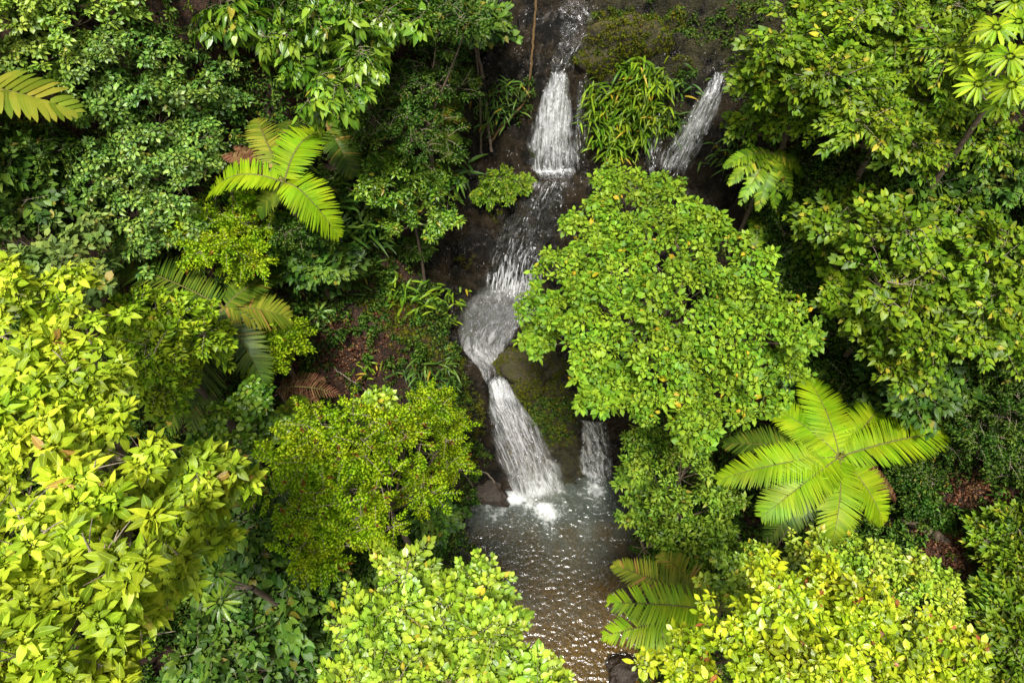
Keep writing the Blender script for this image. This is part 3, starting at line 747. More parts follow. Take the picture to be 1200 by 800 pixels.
def tmpls(sp):
    if sp not in TM:
        _, W, sh, sg, fo, dr, *_ = SPEC[sp]
        TM[sp] = [leaf_tmpl(1, W * k, sh, sg, fo * f, dr * q, tw) for k, f, q, tw in ((1, 1, 1, 0.2), (0.88, 1.5, 1.8, -0.4), (1.14, 0.6, 0.5, 0.05), (1.0, 0.3, -0.5, 0.4), (0.8, 2.2, 2.6, 0.5), (1.05, -0.8, 1.4, -0.2))]
    return TM[sp]
PM = {}
def leaf_meshes(sp):
    if sp not in PM:
        PM[sp] = [mesh_from('leaf', V, T, M[SPEC[sp][6]], U) for V, T, U in tmpls(sp)]
    return PM[sp]

def sprig(sp, Lv, c, out, twigs, scale=1.0):
    Ll, W, sh, sg, fo, dr, mat, arr, k, tl = SPEC[sp]
    n = len(c); size = Ll * scale * rng.uniform(0.62, 1.18, n)
    if arr == 'whorl':
        whorls(Lv, c, out * 0.55 + UPZ * 0.8 + rng.normal(0, 0.22, (n, 3)), size, k, (-0.18, 0.2), heart=2 if sp in ('lime', 'gold') else 1 if sp == 'apple' else 0)
    elif arr == 'spray':
        h = out * np.array([1, 1, 0.35]) + rng.normal(0, 0.45, (n, 3)) * np.array([1, 1, 0.4])
        jn = 0.1 if sp == 'pinnate' else 0.22
        sprays(Lv, c, h, UPZ * 0.9 + out * 0.35 + np.array([0, -0.25, 0]) + rng.normal(0, jn, (n, 3)), size, k, tl * scale, twigs=twigs)
    elif arr == 'hang':
        h = out * np.array([1, 1, 0.2]) + np.array([0, -0.25, -0.35]) + rng.normal(0, 0.4, (n, 3))
        sprays(Lv, c, h, UPZ * 0.7 + out * 0.7 + rng.normal(0, 0.3, (n, 3)), size, k, tl * scale, ang=0.8, droop=0.4, pair=False, twigs=twigs)

def split_leaves(A, nmax=300):
    """the leaves that show largest: front-most in their patch of the view"""
    p, d, y, n, l = A
    mid = p + d * l[:, None] * 0.5
    X, Y, D = project(mid)
    px = 800 * l / D
    ok = (X > 4) & (X < 1196) & (Y > 4) & (Y < 796)
    cell = np.maximum(6, np.median(px) * 0.55)
    key = (X // cell).astype(int) * 4000 + (Y // cell).astype(int)
    order = np.lexsort((D, key))
    first = np.r_[True, np.diff(key[order]) != 0]
    front = order[first]; front = front[ok[front]]
    view = nrm(CAMP - mid[front])
    vis = px[front] ** 2 * np.abs((n[front] * view).sum(1))
    front = front[np.argsort(-vis)[:nmax]]
    m = np.zeros(len(p), bool); m[front] = True
    return m

def fill_crown(root, sp, Lv, parts, part_name='crown'):
    A = Lv.arrays(); org = np.array(root.location)
    tm = tmpls(sp)
    vi = rng.integers(0, len(tm), len(A[0]))
    m = split_leaves(A) if parts else np.zeros(len(A[0]), bool)
    buf = Buf()
    for k, t in enumerate(tm): 
        s = (~m) & (vi == k)
        if s.any(): place(buf, A, t, s)
    if buf.n:
        c = obj(part_name, buf.mesh(part_name, M[SPEC[sp][6]], org), root); c['kind'] = 'stuff'
    lm = leaf_meshes(sp)
    for i in np.nonzero(m)[0]:
        o = obj('leaf', lm[vi[i]], root)
        q = A[0][i] - org; R = np.stack([A[1][i], A[2][i], A[3][i]], 1) * A[4][i]
        o.matrix_basis = Matrix([[*R[0], q[0]], [*R[1], q[1]], [*R[2], q[2]], [0, 0, 0, 1]])

def tree(name, label, cat, sp, lobes, dens=1.0, parts=True, scale=1.0, flat=0.72, group=None, lean=(0, 0), bark='bark', trunk_r=0.09, twig=True, uneven=0.35, spokes=3, bare=0, full=1.0):
    """lobes: (px, py, radius px, z of the lobe) - foliage masses of one crown"""
    la = np.array(lobes, float)
    qa = at(la[:, 0], la[:, 1], la[:, 3] + rng.normal(0, uneven, len(la)))
    ga = ground(la[:, 0], la[:, 1], 0.35 + la[:, 2] * 0.012)
    C = np.where((project(qa)[2] < project(ga)[2])[:, None], qa, ga)
    dep = project(C)[2]
    R = np.array([l[2] for l in lobes]) * dep / 800
    c0 = (C * R[:, None] ** 2).sum(0) / (R ** 2).sum()
    bx, by = c0[0] + lean[0], c0[1] + lean[1]
    bz = float(height(bx, by)) - 0.05
    root = thing(name, label, cat, (bx, by, bz), group); org = np.array(root.location)
    Lv = Leaves(); wood = Buf(); tw = Buf() if twig else None; subs = []; pale = Buf()
    fork = np.array([c0[0], c0[1], max(bz + 0.3, C[:, 2].min() - 0.6 * R.mean())])
    h = fork[2] - bz
    tb = Buf()
    tube(tb, bez(np.array([bx, by, bz - 0.15]), np.array([bx + 0.15 * h * 0.2, by, bz + h * 0.6]), fork, 8), np.linspace(trunk_r * (1 + h * 0.05), trunk_r * 0.75, 8), 8)
    obj('trunk', tb.mesh('trunk', M[bark], org), root)
    for c, r in zip(C, R):
        mid = (fork + c) / 2 + np.array([0, 0, -0.1 * np.linalg.norm(c - fork)]) + rng.normal(0, 0.12, 3)
        tube(wood, bez(fork, mid, c - UPZ * 0.45 * r, 7), np.linspace(trunk_r * 0.5, 0.018, 7), 5)
        # each bough breaks up into leaf clumps with gaps between them
        reach = SPEC[sp][0] * 0.5 * scale + SPEC[sp][9] * 0.45 * scale
        r = max(r - reach * 0.7, r * 0.55)
        ms = int(np.clip(round(4 + 5.0 * (r / (2.2 * reach + 0.1))), 4, 11))
        i = np.arange(ms) + 0.5
        zz = 1 - 1.25 * i / ms; th = i * 2.399963 + rng.uniform(0, 6.28)
        sd = nrm(np.stack([np.cos(th) * np.sqrt(1 - zz ** 2), np.sin(th) * np.sqrt(1 - zz ** 2), zz], 1) + rng.normal(0, 0.22, (ms, 3)))
        sc = c + sd * (r * rng.uniform(0.45, 1.08, ms))[:, None] * np.array([1, 1, flat])
        sr = r * rng.uniform(0.20, 0.46, ms) * full
        # a clump over the fork of every bough
        sc = np.concatenate([sc, [c + UPZ * r * flat * 0.45 + rng.normal(0, 0.08 * r, 3)]]); sr = np.r_[sr, r * 0.42]
        # shoots that stick out of the crown, and a bare twig or two
        mo = 3
        od = nrm(rng.normal(size=(mo, 3)) * np.array([1, 1, 0.45]) + np.array([0, 0, 0.25]))
        sc = np.concatenate([sc, c + od * (r * rng.uniform(1.05, 1.45, mo))[:, None] * np.array([1, 1, flat])])
        sr = np.r_[sr, r * rng.uniform(0.07, 0.16, mo)]
        for _ in range(bare):
            bd = nrm(rng.normal(size=3) + np.array([0, 0, 0.9]))
            e_ = c + bd * r * rng.uniform(1.0, 1.3); m_ = c + bd * r * 0.6 + rng.normal(0, 0.16 * r, 3)
            tube(pale, bez(c, m_, e_, 6), np.linspace(0.022, 0.006, 6), 4)
            tube(pale, bez(m_, (m_ + e_) / 2 + rng.normal(0, 0.1 * r, 3), e_ + rng.normal(0, 0.3 * r, 3), 5), np.linspace(0.012, 0.004, 5), 3)
        for c1, r1 in zip(sc, sr):
            subs.append((c1, r1))
            tube(wood, bez(c - UPZ * 0.45 * r, (c + c1) / 2 - UPZ * 0.35 * r, c1 - UPZ * 0.3 * r1, 5), np.linspace(0.010, 0.006, 5), 4)
    SC_ = np.array([q[0] for q in subs]); SR_ = np.array([q[1] for q in subs])
    whorl = SPEC[sp][7] == 'whorl'
    s = (SPEC[sp][0] * 1.72 if whorl else SPEC[sp][0] * 0.85 + SPEC[sp][9] * 0.55) * scale
    for k1, (c, r) in enumerate(subs):
        for lay, f0, f1, dn in ((0, 0.85, 1.1, 1.0), (1, 0.3, 0.75, 0.55)):
            n = int(max(3, dn * dens * 2.6 * np.pi * (r * f1) ** 2 / (s * s)))
            i = np.arange(n) + 0.5
            zz = 1 - 1.2 * i / n; th = i * 2.399963 + rng.uniform(0, 6.28)
            d = np.stack([np.cos(th) * np.sqrt(1 - zz ** 2), np.sin(th) * np.sqrt(1 - zz ** 2), zz], 1)
            d = nrm(d + rng.normal(0, 0.25, (n, 3)))
            q = c + d * (r * rng.uniform(f0, f1, n))[:, None] * np.array([1, 1, 0.62])
            dist = np.linalg.norm((q[:, None] - SC_[None]) / np.array([1, 1, 0.62]), axis=2) / SR_[None]
            dist[:, k1] = 9
            ok = (dist.min(1) > 0.72) | (rng.random(n) < 0.08)
            ok &= vnoise(q[:, 0] / (1.3 * s), q[:, 1] / (1.3 * s), q[:, 2] / (1.3 * s), seed=44) > -0.40 * full ** 3
            d, q = d[ok], q[ok]
            if not len(q): continue
            sprig(sp, Lv, q, d, tw if lay == 0 else None, scale)
            if lay == 0 and spokes:
                qq = q[::spokes]; t_ = np.linspace(0, 1, 4)[None, :, None]
                m2 = (c + qq) / 2 - UPZ * 0.15 * r
                tubes(wood, (1 - t_) ** 2 * c + 2 * t_ * (1 - t_) * m2[:, None] + t_ ** 2 * qq[:, None], np.linspace(0.012, 0.005, 4), 3)
    obj('branches', wood.mesh('branches', M['bark'], org), root)
    if pale.n: obj('bare_twigs', pale.mesh('bare_twigs', M['twig'], org), root)['kind'] = 'stuff'
    if tw is not None and tw.n: obj('twigs', tw.mesh('twigs', M['twig'], org), root)['kind'] = 'stuff'
    fill_crown(root, sp, Lv, parts)
    return root

# ------------------------------------------------------------------ trees and shrubs
GRP = None
tree('lime_leaved_tree', 'tall tree with big lime yellow oval leaves and pale bare twigs', 'tree', 'lime',
     [(20, 345, 42, 15.5), (85, 355, 48, 15.5), (40, 420, 60, 16), (95, 445, 48, 16), (110, 505, 40, 16.5), (30, 520, 60, 17), (95, 575, 55, 17), (170, 540, 45, 16.5),
      (235, 560, 42, 16), (200, 600, 45, 16.2), (40, 640, 70, 17.5), (120, 660, 55, 17.2), (215, 665, 32, 16), (60, 745, 75, 17.6), (150, 745, 40, 16.6), (110, 800, 45, 17), (60, 480, 60, 14.8), (140, 610, 60, 15), (230, 620, 36, 14.6), (60, 700, 60, 15.2), (20, 580, 50, 15), (180, 700, 40, 14.6), (20, 460, 40, 15.5), (270, 560, 24, 15.4), (126, 662, 42, 17.3), (170, 640, 34, 16.8)],
     dens=1.0, lean=(-2.5, 0.5), trunk_r=0.16, bare=2)
tree('dull_leaved_tree', 'grey green broadleaf tree just above the tall lime yellow tree', 'tree', 'dull',
     [(35, 285, 38, 13.0), (95, 285, 32, 13.0), (20, 330, 40, 13.2), (120, 330, 22, 13.2), (60, 320, 40, 12.8)], dens=1.1)
tree('rosette_leaved_tree', 'broad dark green tree with dense tiny leaf rosettes, beside the lone frond', 'tree', 'rosette',
     [(150, 60, 55, 14.2), (215, 85, 45, 13.8), (120, 120, 40, 13.4), (175, 135, 50, 13.6), (240, 155, 46, 13.0), (150, 185, 50, 13.0), (210, 205, 46, 12.8),
      (260, 190, 30, 12.6), (150, 240, 46, 12.4), (200, 265, 48, 12.2), (110, 210, 30, 12.4), (165, 295, 34, 11.8), (265, 120, 28, 13.2)], dens=1.25)
tree('rosette_leaved_tree', 'light green tree with small leaf rosettes above the lone broad frond', 'tree', 'pear',
     [(25, 20, 40, 15.2), (80, 15, 42, 15.3), (30, 65, 32, 14.6), (95, 60, 34, 14.6), (140, 10, 40, 15.2), (75, 95, 20, 14.0)], dens=1.15)
tree('glossy_leaved_tree', 'tree with hanging glossy pointed leaves beside the cliff, above dark palms', 'tree', 'glossy',
     [(275, 20, 36, 15.0), (335, 18, 42, 15.2), (400, 12, 46, 15.4), (455, 30, 42, 15.0), (360, 65, 42, 14.6), (420, 75, 44, 14.4), (385, 110, 34, 13.9), (330, 50, 30, 14.5), (480, 10, 30, 15.0)], dens=1.3)
tree('dark_leaved_tree', 'dark fine-leaved tree growing along the wet cliff edge above the small fronds', 'tree', 'deep',
     [(510, 30, 42, 14.4), (545, 25, 26, 14.6), (475, 115, 44, 13.2), (510, 85, 40, 13.6), (440, 140, 34, 12.8), (490, 160, 40, 12.6)], dens=1.25)
tree('fine_leaved_shrub', 'rounded mid-green shrub of small leaves hanging over the wet rock wall', 'shrub', 'whorlg',
     [(460, 200, 40, 11.4), (500, 225, 40, 11.0), (480, 255, 34, 10.6), (515, 262, 22, 10.3), (435, 225, 26, 11.2)], dens=1.25, trunk_r=0.05)
tree('yellow_green_shrub', 'round yellow green shrub just below the upper palm', 'shrub', 'yellow',
     [(265, 250, 36, 12.0), (300, 265, 30, 12.0), (260, 290, 32, 11.7), (290, 305, 22, 11.4), (240, 270, 24, 11.8)], dens=1.3, scale=1.1)
tree('feathery_shrub', 'bright green shrub with leafy sprays among the dark palm fronds', 'shrub', 'bright',
     [(165, 375, 34, 12.5), (205, 385, 38, 12.7), (240, 405, 28, 12.3), (180, 415, 34, 12.3), (160, 445, 26, 11.9), (190, 460, 26, 11.9)], dens=1.3)
tree('yellow_leaved_sapling', 'small yellow-leaved sapling beside the olive dark palm frond', 'shrub', 'yellow',
     [(320, 398, 18, 9.8), (312, 420, 14, 9.6), (335, 392, 12, 9.6)], dens=1.1, scale=1.25)
tree('round_leaved_shrub', 'light green shrub with little rounded leaves beside the yellow-gold shrub', 'shrub', 'roundgr',
     [(300, 470, 26, 10.6), (270, 500, 34, 10.6), (310, 515, 30, 10.4), (245, 525, 24, 10.2), (340, 500, 18, 10.0)], dens=1.4, scale=0.72)
tree('golden_shrub', 'wide yellow green shrub of very fine leaves beside the pool', 'shrub', 'yellow',
     [(369, 520, 40, 11.4), (424, 520, 42, 11.2), (474, 510, 34, 10.6), (509, 530, 26, 9.8), (339, 560, 38, 11.2), (394, 575, 46, 11.4), (454, 575, 42, 10.8),
      (499, 570, 26, 9.8), (364, 625, 34, 10.6), (424, 620, 28, 10.4), (379, 655, 18, 10.2), (525, 500, 24, 8.8), (528, 545, 20, 8.2), (505, 475, 20, 9.2)], dens=1.05)
tree('broad_leaved_sapling', 'sapling with broad pale green leaves at the top of the golden shrub', 'shrub', 'paleg',
     [(440, 480, 22, 10.4), (465, 495, 20, 10.2), (448, 505, 18, 10.2)], dens=1.2, scale=1.2)
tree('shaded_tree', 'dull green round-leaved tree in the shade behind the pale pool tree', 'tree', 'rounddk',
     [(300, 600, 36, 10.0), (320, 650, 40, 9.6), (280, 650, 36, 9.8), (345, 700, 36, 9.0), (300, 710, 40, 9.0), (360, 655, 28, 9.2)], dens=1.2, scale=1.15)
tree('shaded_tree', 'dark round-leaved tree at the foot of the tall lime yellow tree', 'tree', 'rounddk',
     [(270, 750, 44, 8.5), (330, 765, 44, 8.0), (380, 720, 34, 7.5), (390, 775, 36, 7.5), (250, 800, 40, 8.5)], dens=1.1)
tree('pale_leaved_tree', 'pale green tree with paired glossy leaves overhanging the pool', 'tree', 'pale',
     [(469, 681, 34, 12.2), (514, 706, 38, 12.4), (564, 696, 36, 12.4), (454, 736, 38, 12.4), (524, 756, 46, 12.8), (579, 746, 32, 12.6), (419, 726, 28, 12.0),
      (474, 796, 44, 12.8), (564, 806, 44, 13.0), (629, 811, 30, 13.0), (414, 806, 26, 12.4)], dens=1.25, lean=(-1.2, -0.5), scale=0.95)
tree('apple_green_tree', 'large apple green tree with leaf whorls leaning over the waterfall', 'tree', 'apple',
     [(735, 225, 36, 11.2), (780, 240, 38, 11.2), (700, 275, 38, 11.3), (765, 290, 48, 11.6), (830, 275, 36, 11.3), (665, 315, 34, 11.1), (720, 345, 52, 11.9), (800, 345, 54, 12.1), (870, 330, 42, 11.7),
      (640, 370, 34, 10.9), (690, 400, 44, 11.5), (765, 410, 52, 12.0), (845, 400, 52, 12.0), (910, 380, 42, 11.5), (720, 455, 40, 11.3), (790, 465, 46, 11.6), (860, 455, 42, 11.6), (915, 425, 34, 11.3),
      (810, 505, 28, 11.0), (700, 470, 24, 10.9), (625, 400, 18, 10.6), (720, 205, 20, 11.0), (945, 400, 18, 11.2)], dens=1.3, full=1.07, lean=(2.2, -0.3), trunk_r=0.14)
tree('dense_shrub', 'dense green shrub of narrow leaf whorls beside the small waterfall', 'shrub', 'olive',
     [(760, 525, 36, 6.6), (800, 555, 36, 6.6), (840, 590, 34, 6.4), (795, 610, 38, 6.2), (755, 605, 24, 5.4), (800, 655, 34, 5.6), (755, 640, 20, 4.8), (850, 635, 26, 5.8), (740, 560, 18, 5.2)], dens=1.4, scale=1.05)
tree('gold_leaved_tree', 'tree with glossy golden yellow leaves beside the lower palm', 'tree', 'gold',
     [(905, 700, 46, 13.0), (960, 690, 40, 13.0), (1010, 710, 42, 13.0), (860, 745, 46, 13.0), (930, 765, 54, 13.4), (1000, 775, 50, 13.4), (1075, 755, 42, 13.0), (1110, 790, 36, 12.8), (800, 785, 44, 12.6), (870, 805, 46, 13.2), (1050, 810, 46, 13.2), (960, 800, 50, 13.4), (1120, 760, 34, 12.4), (1020, 730, 40, 12.6), (960, 720, 40, 12.6), (900, 730, 40, 12.6)],
     dens=1.2, lean=(1.5, -1.0), trunk_r=0.13, scale=0.9)
tree('pale_green_shrub', 'pale green glossy shrub between the bright palm and the golden tree', 'shrub', 'paleg',
     [(860, 674, 30, 10.6), (905, 654, 34, 10.6), (960, 659, 32, 10.4), (1015, 664, 34, 10.2), (1065, 669, 32, 9.8), (1100, 689, 24, 9.4), (835, 704, 26, 10.6), (1045, 704, 30, 9.8), (1105, 724, 24, 9.4)], dens=1.35)
tree('vine_covered_tree', 'light green tree tangled with climbing vines beside the slanting waterfall', 'tree', 'round',
     [(905, 60, 36, 14.8), (950, 30, 40, 15.2), (890, 95, 26, 14.2), (935, 90, 36, 14.6), (975, 75, 34, 15.0), (920, 130, 26, 13.8), (1000, 20, 34, 15.4), (880, 150, 16, 13.2), (1060, 20, 34, 15.6), (1110, 10, 26, 15.6)], dens=1.2, scale=0.85)
tree('feather_leaved_tree', 'deep green tree with leaves set in feathery rows beside the umbrella-leaved tree', 'tree', 'pinnate',
     [(1000, 100, 40, 14.8), (1055, 75, 42, 15.2), (1105, 60, 30, 15.2), (1020, 150, 38, 14.2), (1075, 130, 40, 14.6), (1120, 120, 30, 14.4), (970, 140, 24, 13.8), (1150, 160, 28, 13.8), (1070, 175, 26, 13.8), (1040, 40, 30, 15.2)], dens=1.5, scale=0.92)
tree('spreading_tree', 'spreading tree of rounded leaves on bare drooping twigs above the bright yellow green palm', 'tree', 'round',
     [(1000, 265, 38, 12.2), (1050, 275, 42, 12.4), (1105, 270, 40, 12.6), (1160, 290, 40, 12.6), (985, 310, 34, 11.8), (1040, 330, 42, 12.0), (1100, 335, 40, 12.2), (1160, 350, 36, 12.2), (1030, 380, 30, 11.4), (1085, 390, 28, 11.6), (1140, 385, 26, 11.6), (1195, 330, 34, 12.4), (965, 265, 28, 11.6), (1010, 225, 24, 11.8), (1130, 235, 28, 12.4), (1000, 350, 30, 11.2), (1060, 420, 22, 10.8), (1185, 395, 28, 11.4)], dens=0.85, uneven=0.6, bare=1)
tree('shaded_shrub', 'shaded green shrub in the hollow between vine-covered and spreading trees', 'shrub', 'deep',
     [(950, 200, 36, 11.2), (1000, 205, 36, 11.2), (905, 220, 30, 10.4), (930, 265, 34, 10.2), (900, 300, 24, 9.4), (1050, 210, 30, 11.4), (960, 330, 30, 9.4)], dens=1.3, scale=1.1)
tree('heart_leaved_plant', 'low plant with broad round dark leaves above the bright yellow green palm', 'plant', 'rounddk',
     [(1040, 445, 26, 8.2), (1075, 460, 26, 8.2), (1050, 475, 18, 7.8)], dens=1.2, scale=1.2, trunk_r=0.04)
tree('ferny_shrub', 'dark ferny shrub at the upper edge of the bare soil bank', 'shrub', 'deep',
     [(1130, 480, 34, 8.2), (1175, 490, 36, 8.4), (1150, 520, 30, 7.8), (1190, 540, 26, 7.8), (1110, 510, 24, 7.6), (1195, 450, 30, 8.8)], dens=1.6, scale=1.0)
tree('bank_shrub', 'leafy yellow green shrub at the foot of the bare soil bank', 'shrub', 'fresh',
     [(1165, 640, 26, 7.0), (1190, 620, 22, 7.0), (1185, 665, 24, 7.2), (1175, 715, 28, 8.6), (1195, 745, 26, 8.8), (1180, 785, 26, 8.8)], dens=1.2, scale=1.15)
tree('small_cliff_shrub', 'little yellow green shrub growing alone on the wet black rock', 'shrub', 'fresh',
     [(585, 212, 12, 8.0), (598, 224, 13, 8.0), (608, 216, 8, 8.0), (570, 228, 7, 8.0)], dens=0.3, scale=0.75, trunk_r=0.025)

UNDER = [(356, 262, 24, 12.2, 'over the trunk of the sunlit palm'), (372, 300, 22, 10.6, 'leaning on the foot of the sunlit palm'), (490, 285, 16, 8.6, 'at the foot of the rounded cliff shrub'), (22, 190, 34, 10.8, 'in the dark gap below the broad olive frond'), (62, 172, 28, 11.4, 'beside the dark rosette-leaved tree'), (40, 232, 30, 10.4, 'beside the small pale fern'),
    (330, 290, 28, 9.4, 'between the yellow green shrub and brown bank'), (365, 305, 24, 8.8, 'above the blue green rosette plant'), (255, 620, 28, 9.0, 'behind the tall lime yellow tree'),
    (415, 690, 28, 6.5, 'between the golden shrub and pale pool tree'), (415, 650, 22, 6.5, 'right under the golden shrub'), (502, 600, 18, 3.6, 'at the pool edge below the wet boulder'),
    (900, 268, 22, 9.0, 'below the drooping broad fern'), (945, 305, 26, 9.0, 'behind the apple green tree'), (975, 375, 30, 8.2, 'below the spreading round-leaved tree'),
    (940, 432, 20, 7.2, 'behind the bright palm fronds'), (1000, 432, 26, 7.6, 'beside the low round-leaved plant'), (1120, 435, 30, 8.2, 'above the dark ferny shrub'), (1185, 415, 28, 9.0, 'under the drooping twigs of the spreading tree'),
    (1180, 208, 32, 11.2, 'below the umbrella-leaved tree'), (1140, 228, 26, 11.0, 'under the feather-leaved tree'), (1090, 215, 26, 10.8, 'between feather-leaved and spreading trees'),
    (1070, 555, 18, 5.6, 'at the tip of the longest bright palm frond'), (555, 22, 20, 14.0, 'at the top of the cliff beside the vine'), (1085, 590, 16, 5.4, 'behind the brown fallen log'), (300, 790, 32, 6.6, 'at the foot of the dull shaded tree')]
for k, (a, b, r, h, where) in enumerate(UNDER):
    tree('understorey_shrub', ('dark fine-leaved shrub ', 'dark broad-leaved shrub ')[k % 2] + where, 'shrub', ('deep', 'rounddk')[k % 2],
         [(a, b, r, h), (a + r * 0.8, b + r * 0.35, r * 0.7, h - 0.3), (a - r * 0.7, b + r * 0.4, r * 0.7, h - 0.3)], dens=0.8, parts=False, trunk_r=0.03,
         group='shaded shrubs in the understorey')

# ------------------------------------------------------------------ palms
def frond(root, base, tip, arch, halfw, nl=46, mat='palm', vee=0.12, rounded=True, part='frond', hang=0.12, widen=0.06, start=0.05):
    org = np.array(root.location)
    base = np.asarray(base, float); tip = np.asarray(tip, float)
    ln = np.linalg.norm(tip - base)
    mid = (base + tip) / 2 + np.array([0, 0, arch * ln])
    P = bez(base, mid, tip, 24)
    tg = nrm(np.gradient(P, axis=0))
    side = nrm(np.cross(tg, UPZ)); up = np.cross(side, tg)
    rb = Buf(); tube(rb, P, np.linspace(0.024, 0.006, 24) * min(1, ln / 2.5 + 0.2), 5)
    lb = Buf()
    s = np.linspace(start, 0.995, nl)
    prof = np.sin(np.pi * np.clip((s - start) / (1 - start) * 0.86 + 0.12, 0, 1)) ** 0.62 if rounded else np.sin(np.pi * np.clip((s - start) * 0.8 + 0.15, 0, 1)) ** 0.8
    rat = np.array([0, 0.10, 0.35, 0.65, 0.88, 1.0]); wd = np.array([0.35, 0.85, 1.0, 0.85, 0.5, 0.02])
    for sg in (-1, 1):
        for i in range(nl):
            if rng.random() < 0.05: continue
            f = s[i] * 23; j = min(int(f), 22); w = f - j
            c = P[j] * (1 - w) + P[j + 1] * w
            T, S, N = tg[j], side[j] * sg, up[j]
            sw = 0.22 + 0.7 * s[i] ** 2.5 + rng.normal(0, 0.04)             # leaflets sweep towards the tip
            ll = halfw * prof[i] * (rng.uniform(0.9, 1.08) if rng.random() > 0.06 else rng.uniform(0.35, 0.8)) + 0.03
            d = nrm(S * math.cos(sw) + T * math.sin(sw) + N * (vee + rng.normal(0, 0.04)))
            nn = nrm(N - d * (N @ d)); bw = np.cross(d, nn)
            hw = widen * 0.5 * rng.uniform(0.8, 1.1)
            ctr = c + d * (rat * ll)[:, None] - UPZ * (hang * ll * rat ** 2)[:, None]
            fold = 0.35
            V = np.concatenate([ctr + bw * (hw * wd)[:, None] + nn * (hw * wd * fold)[:, None], ctr - bw * (hw * wd)[:, None] + nn * (hw * wd * fold)[:, None] * 0.3], 0)
            k = len(rat)
            Tt = []
            for q in range(k - 1): Tt += [(q, q + 1, k + q + 1), (q, k + q + 1, k + q)]
            U = np.concatenate([np.stack([rat, np.full(k, 0.9)], 1), np.stack([rat, np.full(k, -0.9)], 1)])
            lb.add(V, Tt, U)
    o = obj(part, lb.mesh('frond', M[mat], org), root)
    obj('rachis', rb.mesh('rachis', M['rachis'], org), o)
    return o

def palm(name, label, hub, fronds, mat='palm', trunk=True, cat='palm', nl=46, widen=0.06, group=None):
    """hub (px,py,z); fronds (tip px, tip py, drop from the hub, arch, half width[, material])"""
    H = at(np.array(hub[0]), np.array(hub[1]), hub[2])
    bz = float(height(H[0], H[1])) - 0.05
    root = thing(name, label, cat, (H[0], H[1], bz), group); org = np.array(root.location)
    if trunk:
        tb = Buf(); n = max(10, int((H[2] - bz) * 8))
        z = np.linspace(bz - 0.1, H[2], n)
        tube(tb, np.stack([np.full(n, H[0]) + 0.05 * np.sin(z), np.full(n, H[1]), z], 1), np.r_[0.10 + 0.012 * (np.arange(n - 2) % 2), 0.06, 0.001], 9)
        obj('trunk', tb.mesh('trunk', M['bark'], org), root)
    for fr in fronds:
        tip = at(np.array(fr[0]), np.array(fr[1]), hub[2] - fr[2])
        b = H - UPZ * 0.02
        frond(root, b, tip, fr[3], fr[4], nl, fr[5] if len(fr) > 5 else mat, widen=widen)
    # young spear leaf and crown shaft
    cb = Buf(); tube(cb, [H - UPZ * 0.35, H - UPZ * 0.02, H + UPZ * 0.03, H + UPZ * 0.3], [0.06, 0.06, 0.02, 0.004], 9)
    obj('crown_shaft', cb.mesh('crown_shaft', M['palmy'], org), root)
    return root

palm('palm_tree', 'bright yellow green palm with broad spreading fronds below the apple green tree', (984, 535, 8.2),
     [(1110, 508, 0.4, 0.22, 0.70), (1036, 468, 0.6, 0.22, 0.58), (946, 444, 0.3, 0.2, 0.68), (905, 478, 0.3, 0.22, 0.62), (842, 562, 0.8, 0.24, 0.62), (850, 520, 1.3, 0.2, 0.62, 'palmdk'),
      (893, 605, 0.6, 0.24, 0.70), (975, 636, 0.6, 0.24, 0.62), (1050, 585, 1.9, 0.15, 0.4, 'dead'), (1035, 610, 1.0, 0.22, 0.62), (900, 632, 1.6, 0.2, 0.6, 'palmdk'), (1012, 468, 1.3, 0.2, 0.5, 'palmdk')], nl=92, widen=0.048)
palm('palm_tree', 'yellow green palm whose fronds reach over the pool edge', (842, 715, 7.6),
     [(720, 662, 1.0, 0.16, 0.55, 'palmy'), (714, 706, 0.4, 0.18, 0.58, 'palm'), (708, 745, 0.7, 0.18, 0.55, 'palm'), (752, 760, 0.5, 0.2, 0.55, 'palm'), (775, 650, 0.9, 0.18, 0.55, 'palmy'), (900, 640, 0.8, 0.2, 0.6, 'palmdk'), (930, 700, 0.8, 0.2, 0.6, 'palmdk')],
     mat='palmdk', nl=44)
palm('palm_tree', 'sunlit palm with drooping yellow green fronds beside the rosette-leaved tree', (333, 214, 13.4),
     [(388, 158, 0.3, 0.5, 0.66), (340, 142, 0.3, 0.22, 0.5, 'palmdk'), (244, 230, 0.6, 0.45, 0.55), (396, 276, 1.1, 0.55, 0.62), (300, 140, 0.2, 0.22, 0.45, 'palmy'), (262, 182, 0.3, 0.18, 0.28, 'dead'), (305, 250, 0.6, 0.2, 0.4, 'palmdk'), (275, 172, 0.4, 0.15, 0.2, 'dead')], nl=48)
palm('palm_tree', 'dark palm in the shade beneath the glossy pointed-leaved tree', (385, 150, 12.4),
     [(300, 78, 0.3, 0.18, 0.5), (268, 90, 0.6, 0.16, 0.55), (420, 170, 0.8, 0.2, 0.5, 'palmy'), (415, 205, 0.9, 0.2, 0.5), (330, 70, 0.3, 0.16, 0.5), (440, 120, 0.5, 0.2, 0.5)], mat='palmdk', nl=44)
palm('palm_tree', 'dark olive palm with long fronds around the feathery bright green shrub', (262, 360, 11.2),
     [(136, 312, 0.3, 0.2, 0.72), (338, 372, 0.8, 0.22, 0.66, 'palmy'), (310, 448, 1.2, 0.2, 0.6), (135, 480, 1.9, 0.15, 0.8), (330, 318, 0.5, 0.2, 0.5), (225, 500, 1.9, 0.12, 0.8), (170, 345, 1.4, 0.2, 0.6), (200, 505, 2.1, 0.2, 0.7)], mat='palmdk', nl=50)
